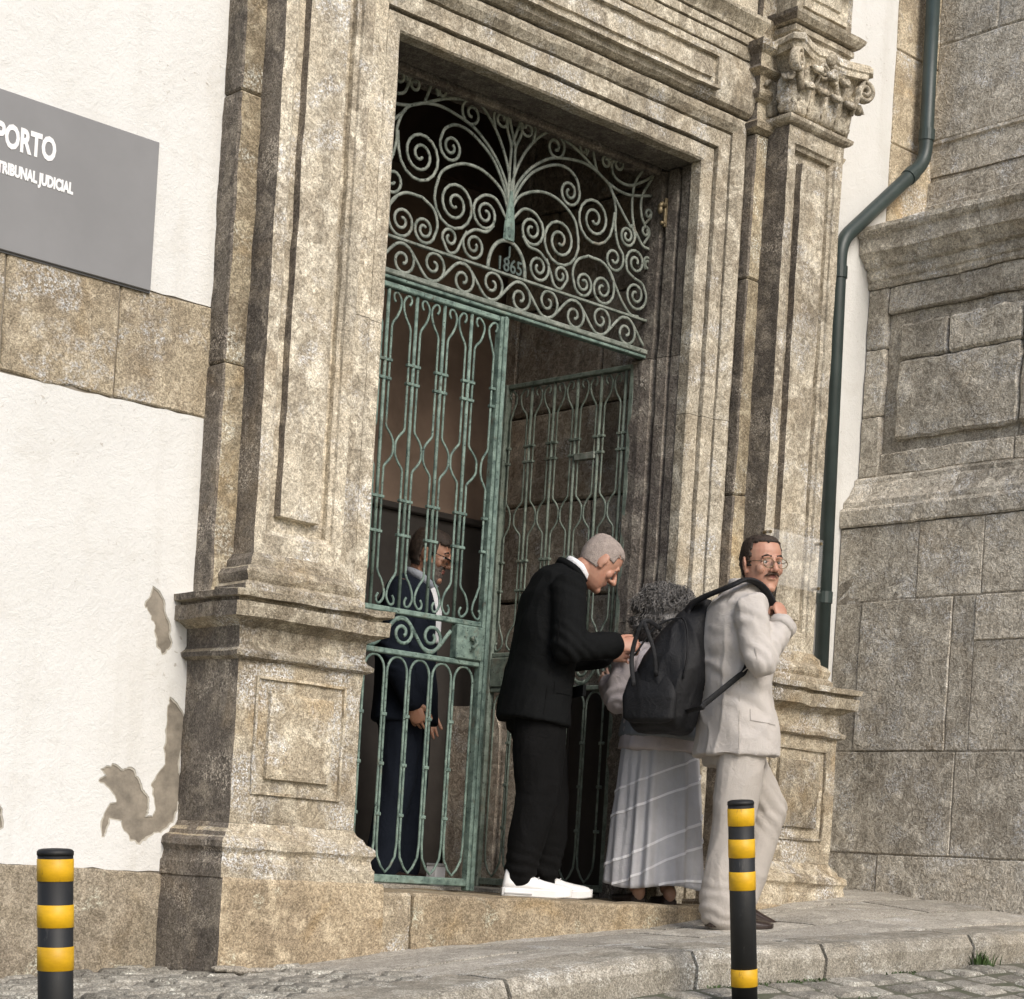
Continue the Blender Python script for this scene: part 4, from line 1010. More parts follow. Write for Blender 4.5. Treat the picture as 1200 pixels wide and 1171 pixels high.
bollard('black and yellow bollard standing before the legs of the beige-suited man', (5.13, -1.7, 0.413), (5.215, -1.7, -0.275), [(0.386, 0.325), (0.281, 0.216), (0.169, 0.104), (-0.168, -0.23)], road_z(5.2, -1.7)+0.01)

# grass tuft by the broken kerb end
gt = MB()
def blade(mb, p, h, ang, lean, wd):
    d = Vector((math.cos(ang), math.sin(ang), 0)); s_ = Vector((-d.y, d.x, 0)); p = Vector(p)
    q = [p + s_*wd, p - s_*wd, p + d*lean*0.4 + Vector((0,0,h*0.6)) - s_*wd*0.8, p + d*lean*0.4 + Vector((0,0,h*0.6)) + s_*wd*0.8, p + d*lean + Vector((0,0,h))]
    mb.add(q, [(0,1,2,3), (3,2,4)])
for k in range(55):
    a = rnd.uniform(0, 6.28); r_ = abs(rnd.gauss(0, 0.05))
    x, y = 7.03+r_*math.cos(a)*1.2, KY-0.03+r_*math.sin(a)*0.4
    blade(gt, (x, y, road_z(x, y)-0.005), rnd.uniform(0.03, 0.085), rnd.uniform(0, 6.28), rnd.uniform(0.01, 0.06), 0.004)
solo(gt, 'grass_tuft', M['leaf'], (7.03, KY-0.03, road_z(7.03, KY)), 'small green weed tuft growing at the foot of the kerb joint', 'weed')
gm = MB()
for k in range(1500):
    x = rnd.uniform(4.3, 8.0); y = KY-0.012-abs(rnd.gauss(0, 0.02)) if k % 3 else rnd.uniform(-2.2, -1.42)
    if noise.noise(Vector((x*2.3, y*3, 5))) < 0.12: continue
    blade(gm, (x, y, road_z(x, y)-0.002), rnd.uniform(0.006, 0.014), rnd.uniform(0, 6.28), rnd.uniform(0.004, 0.014), 0.003)
tag(solo(gm, 'moss', M['leaf'], (6, KY, road_z(6, KY)), None, None), kind='stuff')

# ------------------------------------------------------------------ people
def V(*a): return Vector(a)
def remesh(mb, name, mats, parent, voxel, smooth=3, fold=None, colour=None, fac=0.5):
    """fuse the collected shapes into one continuous skin"""
    me = mb.mesh('tmp', mats[0]); o = bpy.data.objects.new('tmp', me); C.objects.link(o)
    r_ = o.modifiers.new('r', 'REMESH'); r_.mode = 'VOXEL'; r_.voxel_size = voxel
    if smooth:
        s_ = o.modifiers.new('s', 'SMOOTH'); s_.iterations = smooth; s_.factor = fac
    bpy.context.view_layer.update()
    out = bpy.data.meshes.new_from_object(o.evaluated_get(bpy.context.evaluated_depsgraph_get()))
    bpy.data.objects.remove(o); bpy.data.meshes.remove(me)
    out.name = name; out.materials.clear()
    for m_ in mats: out.materials.append(m_)
    if fold:
        nrm = [v.normal.copy() for v in out.vertices]
        for v, n_ in zip(out.vertices, nrm): v.co += n_*fold(v.co)
    out.update()
    idx = [0]*len(out.polygons)
    if colour: idx = [colour(p.center) for p in out.polygons]
    out.polygons.foreach_set('material_index', idx)
    out.polygons.foreach_set('use_smooth', [True]*len(out.polygons))
    return link(name, out, parent)

def srings(mb, rows, exp=2.4, seg=28):
    """stack of super-ellipse sections: (centre, depth axis*half, width axis*half)"""
    rs = []
    for c, a, b in rows:
        ring = []
        for k in range(seg):
            t = 2*math.pi*k/seg; ct, st = math.cos(t), math.sin(t)
            ring.append(c + a*(math.copysign(abs(ct)**(2/exp), ct)) + b*(math.copysign(abs(st)**(2/exp), st)))
        rs.append(ring)
    return mb.rings(rs)
def spine(mb, pts, radii, lat=None, exp=2.4):
    """torso: spine points with (half depth, half width); lateral axes may be given per point"""
    P = [Vector(p) for p in pts]; rows = []
    for i, p in enumerate(P):
        t = (P[min(i+1, len(P)-1)] - P[max(i-1, 0)]).normalized()
        l = Vector(lat[i]) if lat else Vector((0, 1, 0))
        dp = l.cross(t).normalized(); l = t.cross(dp).normalized()
        rows.append((p, dp*radii[i][0], l*radii[i][1]))
    return srings(mb, rows, exp)
HEADR = [(0.121, 0.006, -0.02, 0.012), (0.117, 0.036, -0.052, 0.036), (0.106, 0.058, -0.074, 0.053), (0.088, 0.076, -0.089, 0.067), (0.06, 0.087, -0.097, 0.075), (0.03, 0.089, -0.099, 0.078),
         (0.0, 0.084, -0.095, 0.076), (-0.03, 0.083, -0.082, 0.071), (-0.055, 0.083, -0.062, 0.065), (-0.08, 0.082, -0.04, 0.055), (-0.1, 0.077, -0.018, 0.042), (-0.113, 0.066, 0.004, 0.028), (-0.118, 0.052, 0.02, 0.014)]
def head_shell(grow=0.0, seg=40, sub=2):
    rows = []
    for i in range(len(HEADR)-1):
        for k in range(sub):
            t = k/sub; rows.append([a+(b-a)*t for a, b in zip(HEADR[i], HEADR[i+1])])
    rows.append(list(HEADR[-1])); rs = []
    for z, f, b, w_ in rows:
        cx = (f+b)/2; hx = (f-b)/2+grow; hy = w_+grow; zz = z + grow*(z/0.12); ring = []
        for k in range(seg):
            t = 2*math.pi*k/seg; ct, st = math.cos(t), math.sin(t); e = 2.15
            ring.append(V(cx + hx*math.copysign(abs(ct)**(2/e), ct), hy*math.copysign(abs(st)**(2/e), st), zz))
        rs.append(ring)
    return rs
def add_head(mb, c, rot, nose=1.0):
    s0 = len(mb.v)
    mb.rings(head_shell(0.0, 26, 1))
    mb.limb([(0.080, -0.042, 0.028), (0.087, -0.02, 0.031), (0.088, 0, 0.028), (0.087, 0.02, 0.031), (0.080, 0.042, 0.028)], [0.008, 0.009, 0.008, 0.009, 0.008], 8)
    mb.limb([(0.086, 0, 0.022), (0.100, 0, 0.002), (0.112*nose, 0, -0.022)], [0.008, 0.0105, 0.0135], 10)
    for s in (-1, 1):
        mb.ball((0.096, s*0.0125, -0.027), (0.012, 0.009, 0.0085), 8)
        mb.ball((0.060, s*0.046, -0.020), (0.020, 0.019, 0.024), 10)
        mb.ball((-0.004, s*0.081, 0.0), (0.024, 0.009, 0.034), 10, Euler((s*-0.12, 0.22, s*0.5)).to_matrix())
        mb.ball((0.004, s*0.079, -0.028), (0.011, 0.007, 0.012), 8)
        mb.limb([(0.076, s*0.048, 0.014), (0.083, s*0.032, 0.0185), (0.083, s*0.018, 0.013)], [0.004, 0.005, 0.004], 6)
        mb.limb([(0.074, s*0.048, 0.002), (0.080, s*0.032, -0.003), (0.081, s*0.018, 0.003)], [0.004, 0.005, 0.004], 6)
    mb.ball((0.084, 0, -0.049), (0.0085, 0.024, 0.0055), 10); mb.ball((0.083, 0, -0.060), (0.0085, 0.021, 0.006), 10)
    mb.ball((0.073, 0, -0.098), (0.018, 0.026, 0.018), 10)
    mb.xf(Matrix.Translation(c) @ rot.to_4x4(), s0)
def face_bits(parent, c, rot, brow=True, brow_mat='hair_dark'):
    X = Matrix.Translation(c) @ rot.to_4x4()
    for s in (-1, 1):
        e = part(MB().ball((0.0735, s*0.032, 0.008), (0.010, 0.0125, 0.0095), 12).xf(X), 'eye', M['eye_white'], parent, smooth=True, local=True)
        part(MB().ball((0.0818, s*0.031, 0.008), (0.0028, 0.006, 0.006), 10).xf(X), 'iris', M['iris'], e, smooth=True, local=True)
        if brow: part(MB().limb([(0.080, s*0.050, 0.029), (0.089, s*0.034, 0.037), (0.092, s*0.015, 0.033)], [0.003, 0.0048, 0.004], 7).xf(X), 'eyebrow', M[brow_mat], parent, smooth=True, local=True)
def hair_cap(parent, c, rot, pred, mat, grow=0.007, amp=0.003, name='hair'):
    rs = head_shell(grow, 64, 4); X = Matrix.Translation(c) @ rot.to_4x4()
    inner = head_shell(-0.004, 64, 4); mb = MB(); n = 64
    vs = [p + (p-V(0,0,0)).normalized()*noise.noise(p*70)*amp for r_ in rs for p in r_]; o = len(vs); vs += [p for r_ in inner for p in r_]
    keep = set()
    for i in range(len(rs)-1):
        for k in range(n):
            q = (k+1) % n; ct = (rs[i][k]+rs[i+1][q])/2
            j = noise.noise(ct*60)*0.006
            if pred(ct.x+j, abs(ct.y), ct.z+j): keep.add((i, k))
    fs = []
    for i, k in keep:
        q = (k+1) % n
        fs.append((i*n+k, i*n+q, (i+1)*n+q, (i+1)*n+k))
        for (di, dk, a, b) in ((-1, 0, i*n+k, i*n+q), (1, 0, (i+1)*n+q, (i+1)*n+k), (0, 1, i*n+q, (i+1)*n+q), (0, -1, (i+1)*n+k, i*n+k)):
            if (i+di, (k+dk) % n) not in keep: fs.append((a, a+o, b+o, b))
    top = list(range(n)); fs.append(tuple(top))
    used = sorted({i for f in fs for i in f}); mp = {u: j for j, u in enumerate(used)}
    mb.add([vs[u] for u in used], [tuple(mp[i] for i in f) for f in fs]); mb.xf(X)
    return part(mb, name, M[mat], parent, smooth=True, local=True)
def add_hand(mb, wrist, dirv, palm, side, curl=0.5, thumb_out=0.5, k=1.0):
    """palm plus five unequal fingers; dirv to the fingertips, palm normal, side = towards the thumb"""
    d = Vector(dirv).normalized(); pn = Vector(palm); pn = (pn - d*pn.dot(d)).normalized(); s = pn.cross(d).normalized()
    if s.dot(Vector(side)) < 0: s = -s
    w_ = Vector(wrist)
    mb.limb([w_ - d*0.01, w_ + d*0.03*k, w_ + d*0.075*k], [(0.026*k, 0.019*k), (0.034*k, 0.0155*k), (0.040*k, 0.0135*k)], 12, ref=pn)
    for i, (o_, L) in enumerate(((0.0315, 0.070), (0.0105, 0.079), (-0.0105, 0.073), (-0.0310, 0.057))):
        p = w_ + d*(0.083-0.004*abs(i-1))*k + s*o_*k; a = 0.0; pts = [w_ + d*0.055*k + s*o_*0.9*k, p]; dd = d.copy(); r_ = [0.0085*k, 0.0083*k]
        for j, f in enumerate((0.45, 0.32, 0.23)):
            a += curl*(0.75, 1.05, 0.75)[j] + 0.05*i
            dd = d*math.cos(a) + pn*math.sin(a); p = p + dd*L*f*k; pts.append(p); r_.append((0.0078, 0.0072, 0.0062)[j]*k)
        mb.limb(pts, r_, 8, ref=s)
    p0 = w_ + d*0.022*k + s*0.022*k; td = (d*0.55 + s*thumb_out + pn*0.35*curl).normalized()
    p1 = p0 + td*0.042*k; td2 = (d*0.85 + s*0.15 + pn*0.5*curl).normalized(); p2 = p1 + td2*0.03*k; p3 = p2 + (td2 + pn*0.3*curl).normalized()*0.024*k
    mb.limb([w_ + d*0.012*k + s*0.008*k, p0, p1, p2, p3], [0.014*k, 0.0135*k, 0.0105*k, 0.0095*k, 0.008*k], 8, ref=pn)

def foldfn(seed, a1=0.006, s1=5.0, a2=0.003, s2=16.0, bends=(), stretch=V(1, 1, 0.7)):
    """cloth folds: broad drape, small creases and rings of creases near the bent joints"""
    sv = Vector((seed*3.1, seed*1.7, seed*2.3))
    def f(p):
        q = Vector((p.x*stretch.x, p.y*stretch.y, p.z*stretch.z))
        d = a1*noise.noise(q*s1+sv) + a2*noise.noise(q*s2+sv)
        rg = 1-abs(noise.noise(Vector((q.x*9, q.y*9, q.z*5))+sv)); d += a2*1.6*(rg**5-0.25)
        for c, ax, rad, am, wl in bends:
            e = (p-c).length/rad
            if e < 1: d += am*(1-e)**1.0*math.sin(((p-c).dot(ax))/wl*2*math.pi + 3*noise.noise(p*11+sv))
        return d
    return f
def shoe(parent, heel, ang, pitch, L, mat, sole_mat, sneaker=True, name='shoe', h=0.085):
    """upper, sole, lace tongue; heel position on the ground, toes along ang"""
    rows = []; n = 14
    prof = [(0.0, 0.022, 0.060), (0.04, 0.030, h), (0.10, 0.034, h*1.0), (0.20, 0.036, h*0.98), (0.32, 0.037, h*0.86), (0.45, 0.040, h*0.72), (0.60, 0.045, h*0.60), (0.75, 0.048, h*0.53), (0.88, 0.044, h*0.49), (0.955, 0.034, h*0.44), (0.988, 0.022, h*0.36), (1.0, 0.010, h*0.28)]
    X = Matrix.Translation(heel) @ Matrix.Rotation(ang, 4, 'Z') @ Matrix.Rotation(pitch, 4, 'Y')
    up_ = MB(); so = MB(); rs = []; rs2 = []
    sb = 0.036 if sneaker else 0.020
    for t, w_, hh in prof:
        x = t*L; cy = 0.008*math.sin(t*3)
        ring = []
        for k in range(14):
            a = math.pi*k/13
            ring.append(V(x, cy + w_*math.cos(a)*(1-0.35*math.sin(a)**2*(1 if t < 0.4 else 0.2)), sb-0.004 + (hh-sb+0.004)*abs(math.sin(a))**0.8))
        rs.append(ring)
    up_.rings(rs, True, True).xf(X)
    for t, w_, hh in prof:
        x = t*L + (0.004 if t > 0.9 else (-0.004 if t < 0.05 else 0)); cy = 0.008*math.sin(t*3); w2 = w_+0.005
        zt = sb + 0.012*max(0, t-0.85)/0.15; zb = 0.0 + 0.012*max(0, t-0.8)/0.2
        rs2.append([V(x, cy-w2, zb+0.004), V(x, cy-w2*0.92, zb), V(x, cy+w2*0.92, zb), V(x, cy+w2, zb+0.004), V(x, cy+w2, zt-0.004), V(x, cy+w2*0.95, zt), V(x, cy-w2*0.95, zt), V(x, cy-w2, zt-0.004)])
    so.rings(rs2, True, True).xf(X)
    o = part(up_, name, M[mat], parent, smooth=True, local=True)
    part(so, 'sole', M[sole_mat], o, local=True, smooth=False)
    if sneaker:
        for t in (0.30, 0.37, 0.44, 0.51):
            hh = interp(t, [(a, c) for a, b, c in prof])
            part(MB().tube([V(t*L, 0.022, hh*0.93), V(t*L+0.004, 0.004, hh+0.003), V(t*L, -0.014, hh*0.93)], (0.004, 0.0025), 6).xf(X), 'lace', M[mat], o, local=True, smooth=True)
        part(MB().box(0.02*L, 0.42*L, -0.0405, 0.0505, 0.008, 0.016, 0.002).xf(X), 'sole_groove', M['sole_grey'], o, local=True)
    return o
def neck_ring(parent, c, tilt, rad, th, hgt, mat, name, open_front=0.0, flare=0.0):
    mb = MB(); n = 30; rs = []
    for k in range(n+1):
        a = open_front + (2*math.pi-2*open_front)*k/n
        d = V(math.cos(a), math.sin(a), 0)
        dip = -0.02*max(0, math.cos(a))
        r0 = rad[0] if isinstance(rad, tuple) else rad; r1 = rad[1] if isinstance(rad, tuple) else rad
        b = V(d.x*r0, d.y*r1, dip)
        rs.append([b+d*th*0.5, b-d*th*0.5, b-d*th*0.4+V(0,0,hgt)-d*0.004, b+d*(th*0.6+flare)+V(0,0,hgt*0.85)])
    mb.rings(rs, True, True).xf(Matrix.Translation(c) @ Euler((0, tilt, 0)).to_matrix().to_4x4())
    return part(mb, name, M[mat], parent, smooth=True, local=True)

def figure(label, loc, rz, P, scale=1.0):
    """person: one continuous body with clothes as children; P holds joints in metres, X forward, Y left"""
    root = thing('person', label, 'person', loc, rz); root.scale = (scale,)*3
    b = MB()
    hc, hr = P['head'], P['head_rot']
    add_head(b, hc, hr, P.get('nose', 1.0))
    nk = P['spine'][-1]
    b.limb([nk - V(0,0,0.05), nk + (hc-nk)*0.3, hc + hr @ V(-0.025, 0, -0.05)], [0.062, 0.054, 0.056], 14)
    spine(b, P['spine'], [(a*0.86, c*0.86) for a, c in P['torso']], P.get('lat'))
    for s in ('R', 'L'):
        sh, el, wr = P['sh'+s], P['el'+s], P['wr'+s]
        b.limb([sh, (sh+el)/2, el, (el+wr)/2, wr], [0.052, 0.046, 0.040, 0.037, 0.026], 12)
        hd, pn, sd, cu = P['hand'+s]; add_hand(b, wr, hd, pn, sd, cu, k=P.get('hk', 1.0))
        hp, kn, an = P['hip'+s], P['kn'+s], P['an'+s]
        b.limb([hp, (hp*0.5+kn*0.5), kn, (kn*0.6+an*0.4), an], [0.08, 0.07, 0.053, 0.05, 0.036], 12)
    def colr(p):
        q = hr.transposed() @ (p-hc)
        if q.x > 0.084 and abs(q.y) < 0.022*(1-((q.z+0.0545)/0.013)**2 if abs(q.z+0.0545) < 0.013 else 0): return 1
        return 0
    remesh(b, 'body', [M[P['skin']], M['lip']], root, 0.004, 2, None, colr)
    return root

def rotm(yaw=0, pitch=0, roll=0):
    """head turn: yaw to the left, pitch down positive"""
    return (Matrix.Rotation(yaw, 3, 'Z') @ Matrix.Rotation(pitch, 3, 'Y') @ Matrix.Rotation(roll, 3, 'X'))

from mathutils.bvhtree import BVHTree
def onto(obj, quad, name, mat, lift=0.004, side=-1):
    """thin piece of cloth laid onto the side of a garment: quad of (x, z) corners"""
    bv = BVHTree.FromPolygons([v.co for v in obj.data.vertices], [p.vertices for p in obj.data.polygons]); nx, nz = 10, 8
    top = []; bot = []
    for j_ in range(nz+1):
        for i_ in range(nx+1):
            u, v = i_/nx, j_/nz
            x = (quad[0][0]*(1-u)+quad[1][0]*u)*(1-v)+(quad[3][0]*(1-u)+quad[2][0]*u)*v
            z = (quad[0][1]*(1-u)+quad[1][1]*u)*(1-v)+(quad[3][1]*(1-u)+quad[2][1]*u)*v
            h = bv.ray_cast(V(x, side*0.6, z), V(0, -side, 0))
            y = h[0].y if h[0] else side*0.2
            top.append(V(x, y+side*lift, z)); bot.append(V(x, y-side*0.004, z))
    o = len(top); fs = []
    for j_ in range(nz):
        for i_ in range(nx):
            a_ = j_*(nx+1)+i_; fs += [(a_, a_+1, a_+nx+2, a_+nx+1), (o+a_, o+a_+nx+1, o+a_+nx+2, o+a_+1)]
    ring = [i_ for i_ in range(nx+1)] + [j_*(nx+1)+nx for j_ in range(1, nz+1)] + [nz*(nx+1)+i_ for i_ in range(nx-1, -1, -1)] + [j_*(nx+1) for j_ in range(nz-1, 0, -1)]
    for q in range(len(ring)):
        r_ = ring[(q+1) % len(ring)]; fs.append((ring[q], r_, o+r_, o+ring[q]))
    return part(MB().add(top+bot, fs), name, M[mat], obj, local=True)

def sleeve(mb, sh, el, wr, r=(0.082, 0.066, 0.058), inward=V(0,0,0)):
    mb.limb([sh + inward, sh, sh*0.62+el*0.38, el], [r[0]*0.95, r[0], (r[0]+r[1])/2, r[1]], 16)
    mb.limb([el, el*0.5+wr*0.5, wr], [r[1], (r[1]+r[2])/2, r[2]], 16)
def cuff(parent, el, wr, r, mat, name, back=0.0, fwd=0.02):
    d = (wr-el).normalized(); part(MB().tube([wr - d*back, wr + d*fwd], r, 16), name, M[mat], parent, smooth=True, local=True)

# ---- 1. man in the black suit, bending towards the woman
ra = R(-41.8+10)
P = dict(skin='skin', head=V(0.150, -0.005, 1.515), head_rot=rotm(R(4), R(38), 0),
    spine=[V(-0.085, 0, 0.86), V(-0.085, 0, 0.98), V(-0.07, 0, 1.12), V(-0.055, 0, 1.27), V(-0.03, 0, 1.385), V(0.03, 0, 1.455)],
    torso=[(0.13, 0.175), (0.125, 0.17), (0.125, 0.17), (0.135, 0.19), (0.105, 0.175), (0.06, 0.07)],
    shR=V(-0.02, -0.195, 1.375), elR=V(-0.01, -0.255, 1.10), wrR=V(0.205, -0.20, 1.125), handR=(V(1, 0.12, 0.22), V(0.1, 1, -0.5), V(0.3, 0.2, 1), 0.5),
    shL=V(-0.02, 0.195, 1.375), elL=V(0.02, 0.25, 1.10), wrL=V(0.235, 0.13, 1.12), handL=(V(1, -0.3, 0.1), V(0, -1, -0.4), V(0.3, 0, 1), 0.45),
    hipR=V(-0.085, -0.09, 0.88), knR=V(-0.075, -0.095, 0.47), anR=V(-0.135, -0.10, 0.085), footR=V(1, -0.1, 0),
    hipL=V(-0.085, 0.09, 0.88), knL=V(0.0, 0.10, 0.47), anL=V(0.01, 0.11, 0.085), footL=V(1, 0.1, 0))
man1 = figure('man in a black suit and white sneakers bending forward in the gateway', (6.035, 0.215, 0.004), ra, P)
j = MB()
spine(j, [V(-0.108, 0, 0.775), V(-0.095, 0, 0.90), V(-0.08, 0, 1.05), V(-0.06, 0, 1.20), V(-0.045, 0, 1.32), V(-0.02, 0, 1.40), V(0.02, 0, 1.455)],
      [(0.165, 0.225), (0.158, 0.21), (0.148, 0.20), (0.158, 0.215), (0.15, 0.215), (0.118, 0.185), (0.075, 0.085)])
for s in ('R', 'L'): sleeve(j, P['sh'+s], P['el'+s], P['wr'+s] - V(0.015, 0, 0), (0.085, 0.074, 0.058), V(0.0, 0.06 if s == 'R' else -0.06, 0.0))
bends = [(P['elR'], V(0.6, 0, 0.8), 0.16, 0.007, 0.045), (P['shR'], V(0.3, 0, 1), 0.14, 0.005, 0.06), (V(-0.05, -0.1, 1.0), V(0.3, 0, 1), 0.22, 0.005, 0.11)]
jk = remesh(j, 'jacket', [M['suit_black']], man1, 0.0085, 4, foldfn(1, 0.010, 5, 0.0045, 12, bends))
onto(jk, [(-0.06, 0.90), (0.085, 0.895), (0.085, 0.945), (-0.06, 0.95)], 'pocket_flap', 'suit_black')
onto(jk, [(-0.103, 0.80), (-0.099, 0.80), (-0.06, 1.30), (-0.064, 1.30)], 'side_seam', 'trouser_black', 0.002)
neck_ring(man1, V(0.028, 0, 1.452), R(34), (0.078, 0.078), 0.024, 0.032, 'suit_black', 'jacket_collar', 0.7)
neck_ring(man1, V(0.050, 0, 1.468), R(38), (0.066, 0.066), 0.010, 0.034, 'shirt_white', 'shirt_collar', 0.15)
cuff(man1, P['elR'], P['wrR'], 0.036, 'shirt_white', 'shirt_cuff', 0.02, 0.006)
tr = MB()
spine(tr, [V(-0.085, 0, 0.74), V(-0.085, 0, 0.84), V(-0.085, 0, 0.96)], [(0.13, 0.175), (0.14, 0.185), (0.13, 0.18)])
tr.limb([V(-0.085, -0.085, 0.84), V(-0.085, -0.09, 0.66), V(-0.08, -0.095, 0.46), V(-0.115, -0.1, 0.26), V(-0.140, -0.10, 0.110)], [(0.125, 0.11), (0.118, 0.105), (0.100, 0.095), (0.085, 0.082), (0.068, 0.066)], 18)
tr.limb([V(-0.085, 0.085, 0.84), V(-0.045, 0.09, 0.66), V(0.0, 0.10, 0.46), V(0.015, 0.105, 0.26), V(0.008, 0.11, 0.105)], [(0.125, 0.11), (0.118, 0.105), (0.100, 0.095), (0.085, 0.082), (0.068, 0.066)], 18)
remesh(tr, 'trousers', [M['trouser_black']], man1, 0.0085, 3, foldfn(2, 0.008, 5, 0.004, 12, [(V(-0.135, -0.1, 0.1), V(0.2, 0, 1), 0.16, 0.007, 0.05), (V(0.02, 0.11, 0.1), V(0.2, 0, 1), 0.16, 0.007, 0.05), (P['knR'], V(0, 0, 1), 0.14, 0.004, 0.06)]))
shoe(man1, V(-0.215, -0.105, 0.0), R(-4), 0, 0.305, 'sneaker', 'sneaker', h=0.125)
shoe(man1, V(-0.065, 0.115, 0.0), R(4), 0, 0.305, 'sneaker', 'sneaker', h=0.125)
hair_cap(man1, P['head'], P['head_rot'], lambda x, y, z: (z > 0.075 if x > 0.045 else (z > 0.022 if x > -0.005 else z > -0.045-0.1*max(0, -x-0.05))), 'hair_grey', 0.0035, 0.0016)
face_bits(man1, P['head'], P['head_rot'], False)

# ---- 2. man in the beige suit, turning his head to the street
ra = R(-41.8+20)
z2 = pave_z(6.5, -0.45)+0.002
P = dict(skin='skin', nose=0.985, head=V(0.065, -0.015, 1.625), head_rot=rotm(R(-84), R(3), R(3))*1.07,
    spine=[V(-0.01, 0, 0.88), V(-0.02, 0, 1.0), V(-0.035, 0, 1.13), V(-0.04, 0, 1.29), V(-0.02, 0, 1.42), V(0.025, 0, 1.50)],
    torso=[(0.12, 0.165), (0.115, 0.155), (0.115, 0.155), (0.125, 0.18), (0.10, 0.165), (0.06, 0.068)],
    shR=V(-0.065, -0.185, 1.405), elR=V(-0.045, -0.27, 1.165), wrR=V(0.095, -0.20, 1.345), handR=(V(-0.08, 0.42, 1), V(-0.3, 1, -0.2), V(1, 0.2, 0.2), 1.0),
    shL=V(0.0, 0.185, 1.405), elL=V(-0.01, 0.25, 1.13), wrL=V(0.04, 0.22, 0.89), handL=(V(0.2, 0, -1), V(0, -1, 0), V(1, 0, 0), 0.4),
    hipR=V(-0.02, -0.09, 0.9), knR=V(-0.04, -0.10, 0.48), anR=V(-0.085, -0.10, 0.085), footR=V(1, -0.15, 0),
    hipL=V(-0.0, 0.09, 0.9), knL=V(0.235, 0.09, 0.54), anL=V(0.105, 0.08, 0.15), footL=V(0.8, 0.1, -0.5))
RS2 = 0.982
man2 = figure('moustached man in a beige suit with glasses, hand at his chin, looking back', (6.50, -0.45, z2), ra, P, RS2)
j = MB()
spine(j, [V(0.005, 0, 0.765), V(0.0, 0, 0.88), V(-0.015, 0, 1.02), V(-0.03, 0, 1.16), V(-0.04, 0, 1.30), V(-0.035, 0, 1.39), V(-0.01, 0, 1.455), V(0.015, 0, 1.50)],
      [(0.178, 0.205), (0.165, 0.195), (0.15, 0.185), (0.15, 0.19), (0.148, 0.20), (0.132, 0.19), (0.098, 0.13), (0.072, 0.08)])
for s in ('R', 'L'): sleeve(j, P['sh'+s], P['el'+s], P['wr'+s], (0.082, 0.070, 0.056), V(0.0, 0.06 if s == 'R' else -0.06, 0.0))
bends = [(P['elR']+V(0.03, 0, 0.02), V(0.75, 0.1, 0.6), 0.17, 0.0065, 0.045), (P['shR']+V(0, 0, -0.05), V(0.5, 0, 0.8), 0.16, 0.008, 0.06), (V(0.0, -0.16, 0.98), V(0.5, 0, 0.85), 0.20, 0.006, 0.09), (V(-0.13, -0.1, 1.2), V(0.5, 0, 0.8), 0.18, 0.007, 0.07)]
jk = remesh(j, 'jacket', [M['linen']], man2, 0.0085, 3, foldfn(3, 0.012, 6.0, 0.006, 11, bends))
jk2 = jk
onto(jk, [(-0.035, 0.915), (0.10, 0.905), (0.10, 0.952), (-0.035, 0.965)], 'pocket_flap', 'linen')
onto(jk, [(-0.082, 0.785), (-0.078, 0.785), (-0.09, 1.22), (-0.094, 1.22)], 'side_seam', 'linen_trouser', 0.0015)
neck_ring(man2, V(0.005, 0, 1.487), R(20), (0.082, 0.082), 0.024, 0.042, 'linen', 'jacket_collar', 0.55)
neck_ring(man2, V(0.02, 0, 1.502), R(16), (0.066, 0.066), 0.010, 0.044, 'shirt_white', 'shirt_collar', 0.2)
cuff(man2, P['elR'], P['wrR'], 0.038, 'shirt_white', 'shirt_cuff', 0.02, 0.008)
cuff(man2, P['elR'], P['wrR'], [0.060, 0.064], 'linen', 'sleeve_cuff', 0.035, 0.004)
tr = MB()
spine(tr, [V(0.0, 0, 0.72), V(-0.005, 0, 0.84), V(-0.01, 0, 0.97)], [(0.12, 0.165), (0.135, 0.178), (0.12, 0.165)])
tr.limb([V(-0.01, -0.085, 0.84), V(-0.02, -0.092, 0.66), V(-0.035, -0.10, 0.47), V(-0.06, -0.1, 0.26), V(-0.07, -0.10, 0.075)], [(0.115, 0.10), (0.108, 0.094), (0.095, 0.086), (0.094, 0.085), (0.104, 0.09)], 18)
tr.limb([V(0.0, 0.08, 0.85), V(0.10, 0.085, 0.71), V(0.23, 0.09, 0.545)], [(0.115, 0.10), (0.108, 0.096), (0.088, 0.082)], 18)
tr.limb([V(0.23, 0.09, 0.545), V(0.175, 0.085, 0.34), V(0.105, 0.08, 0.14)], [(0.088, 0.082), (0.086, 0.08), (0.088, 0.08)], 18)
remesh(tr, 'trousers', [M['linen_trouser']], man2, 0.0085, 3, foldfn(4, 0.009, 5, 0.004, 12, [(V(-0.07, -0.1, 0.1), V(0.3, 0, 1), 0.18, 0.006, 0.06), (P['knL'], V(0.7, 0, 0.7), 0.2, 0.006, 0.05), (V(0.04, 0, 0.78), V(0.6, 0.2, 0.7), 0.18, 0.007, 0.05)]))
shoe(man2, V(-0.135, -0.105, 0.0), R(-5), 0, 0.30, 'shoe_brown', 'shoe_brown', False, h=0.08)
shoe(man2, V(0.035, 0.08, 0.085), R(3), R(18), 0.29, 'shoe_brown', 'shoe_brown', False, h=0.08)
hair_cap(man2, P['head'], P['head_rot'], lambda x, y, z: (z > 0.097-0.30*max(0, y-0.048) if x > 0.03 else (z > -0.008 if x > 0.004 else (z > 0.02 if x > -0.028 else z > -0.06)))
         and not (x > 0.05 and z < 0.096), 'hair_dark', 0.006, 0.005)
face_bits(man2, P['head'], P['head_rot'])
X2 = Matrix.Translation(P['head']) @ P['head_rot'].to_4x4()
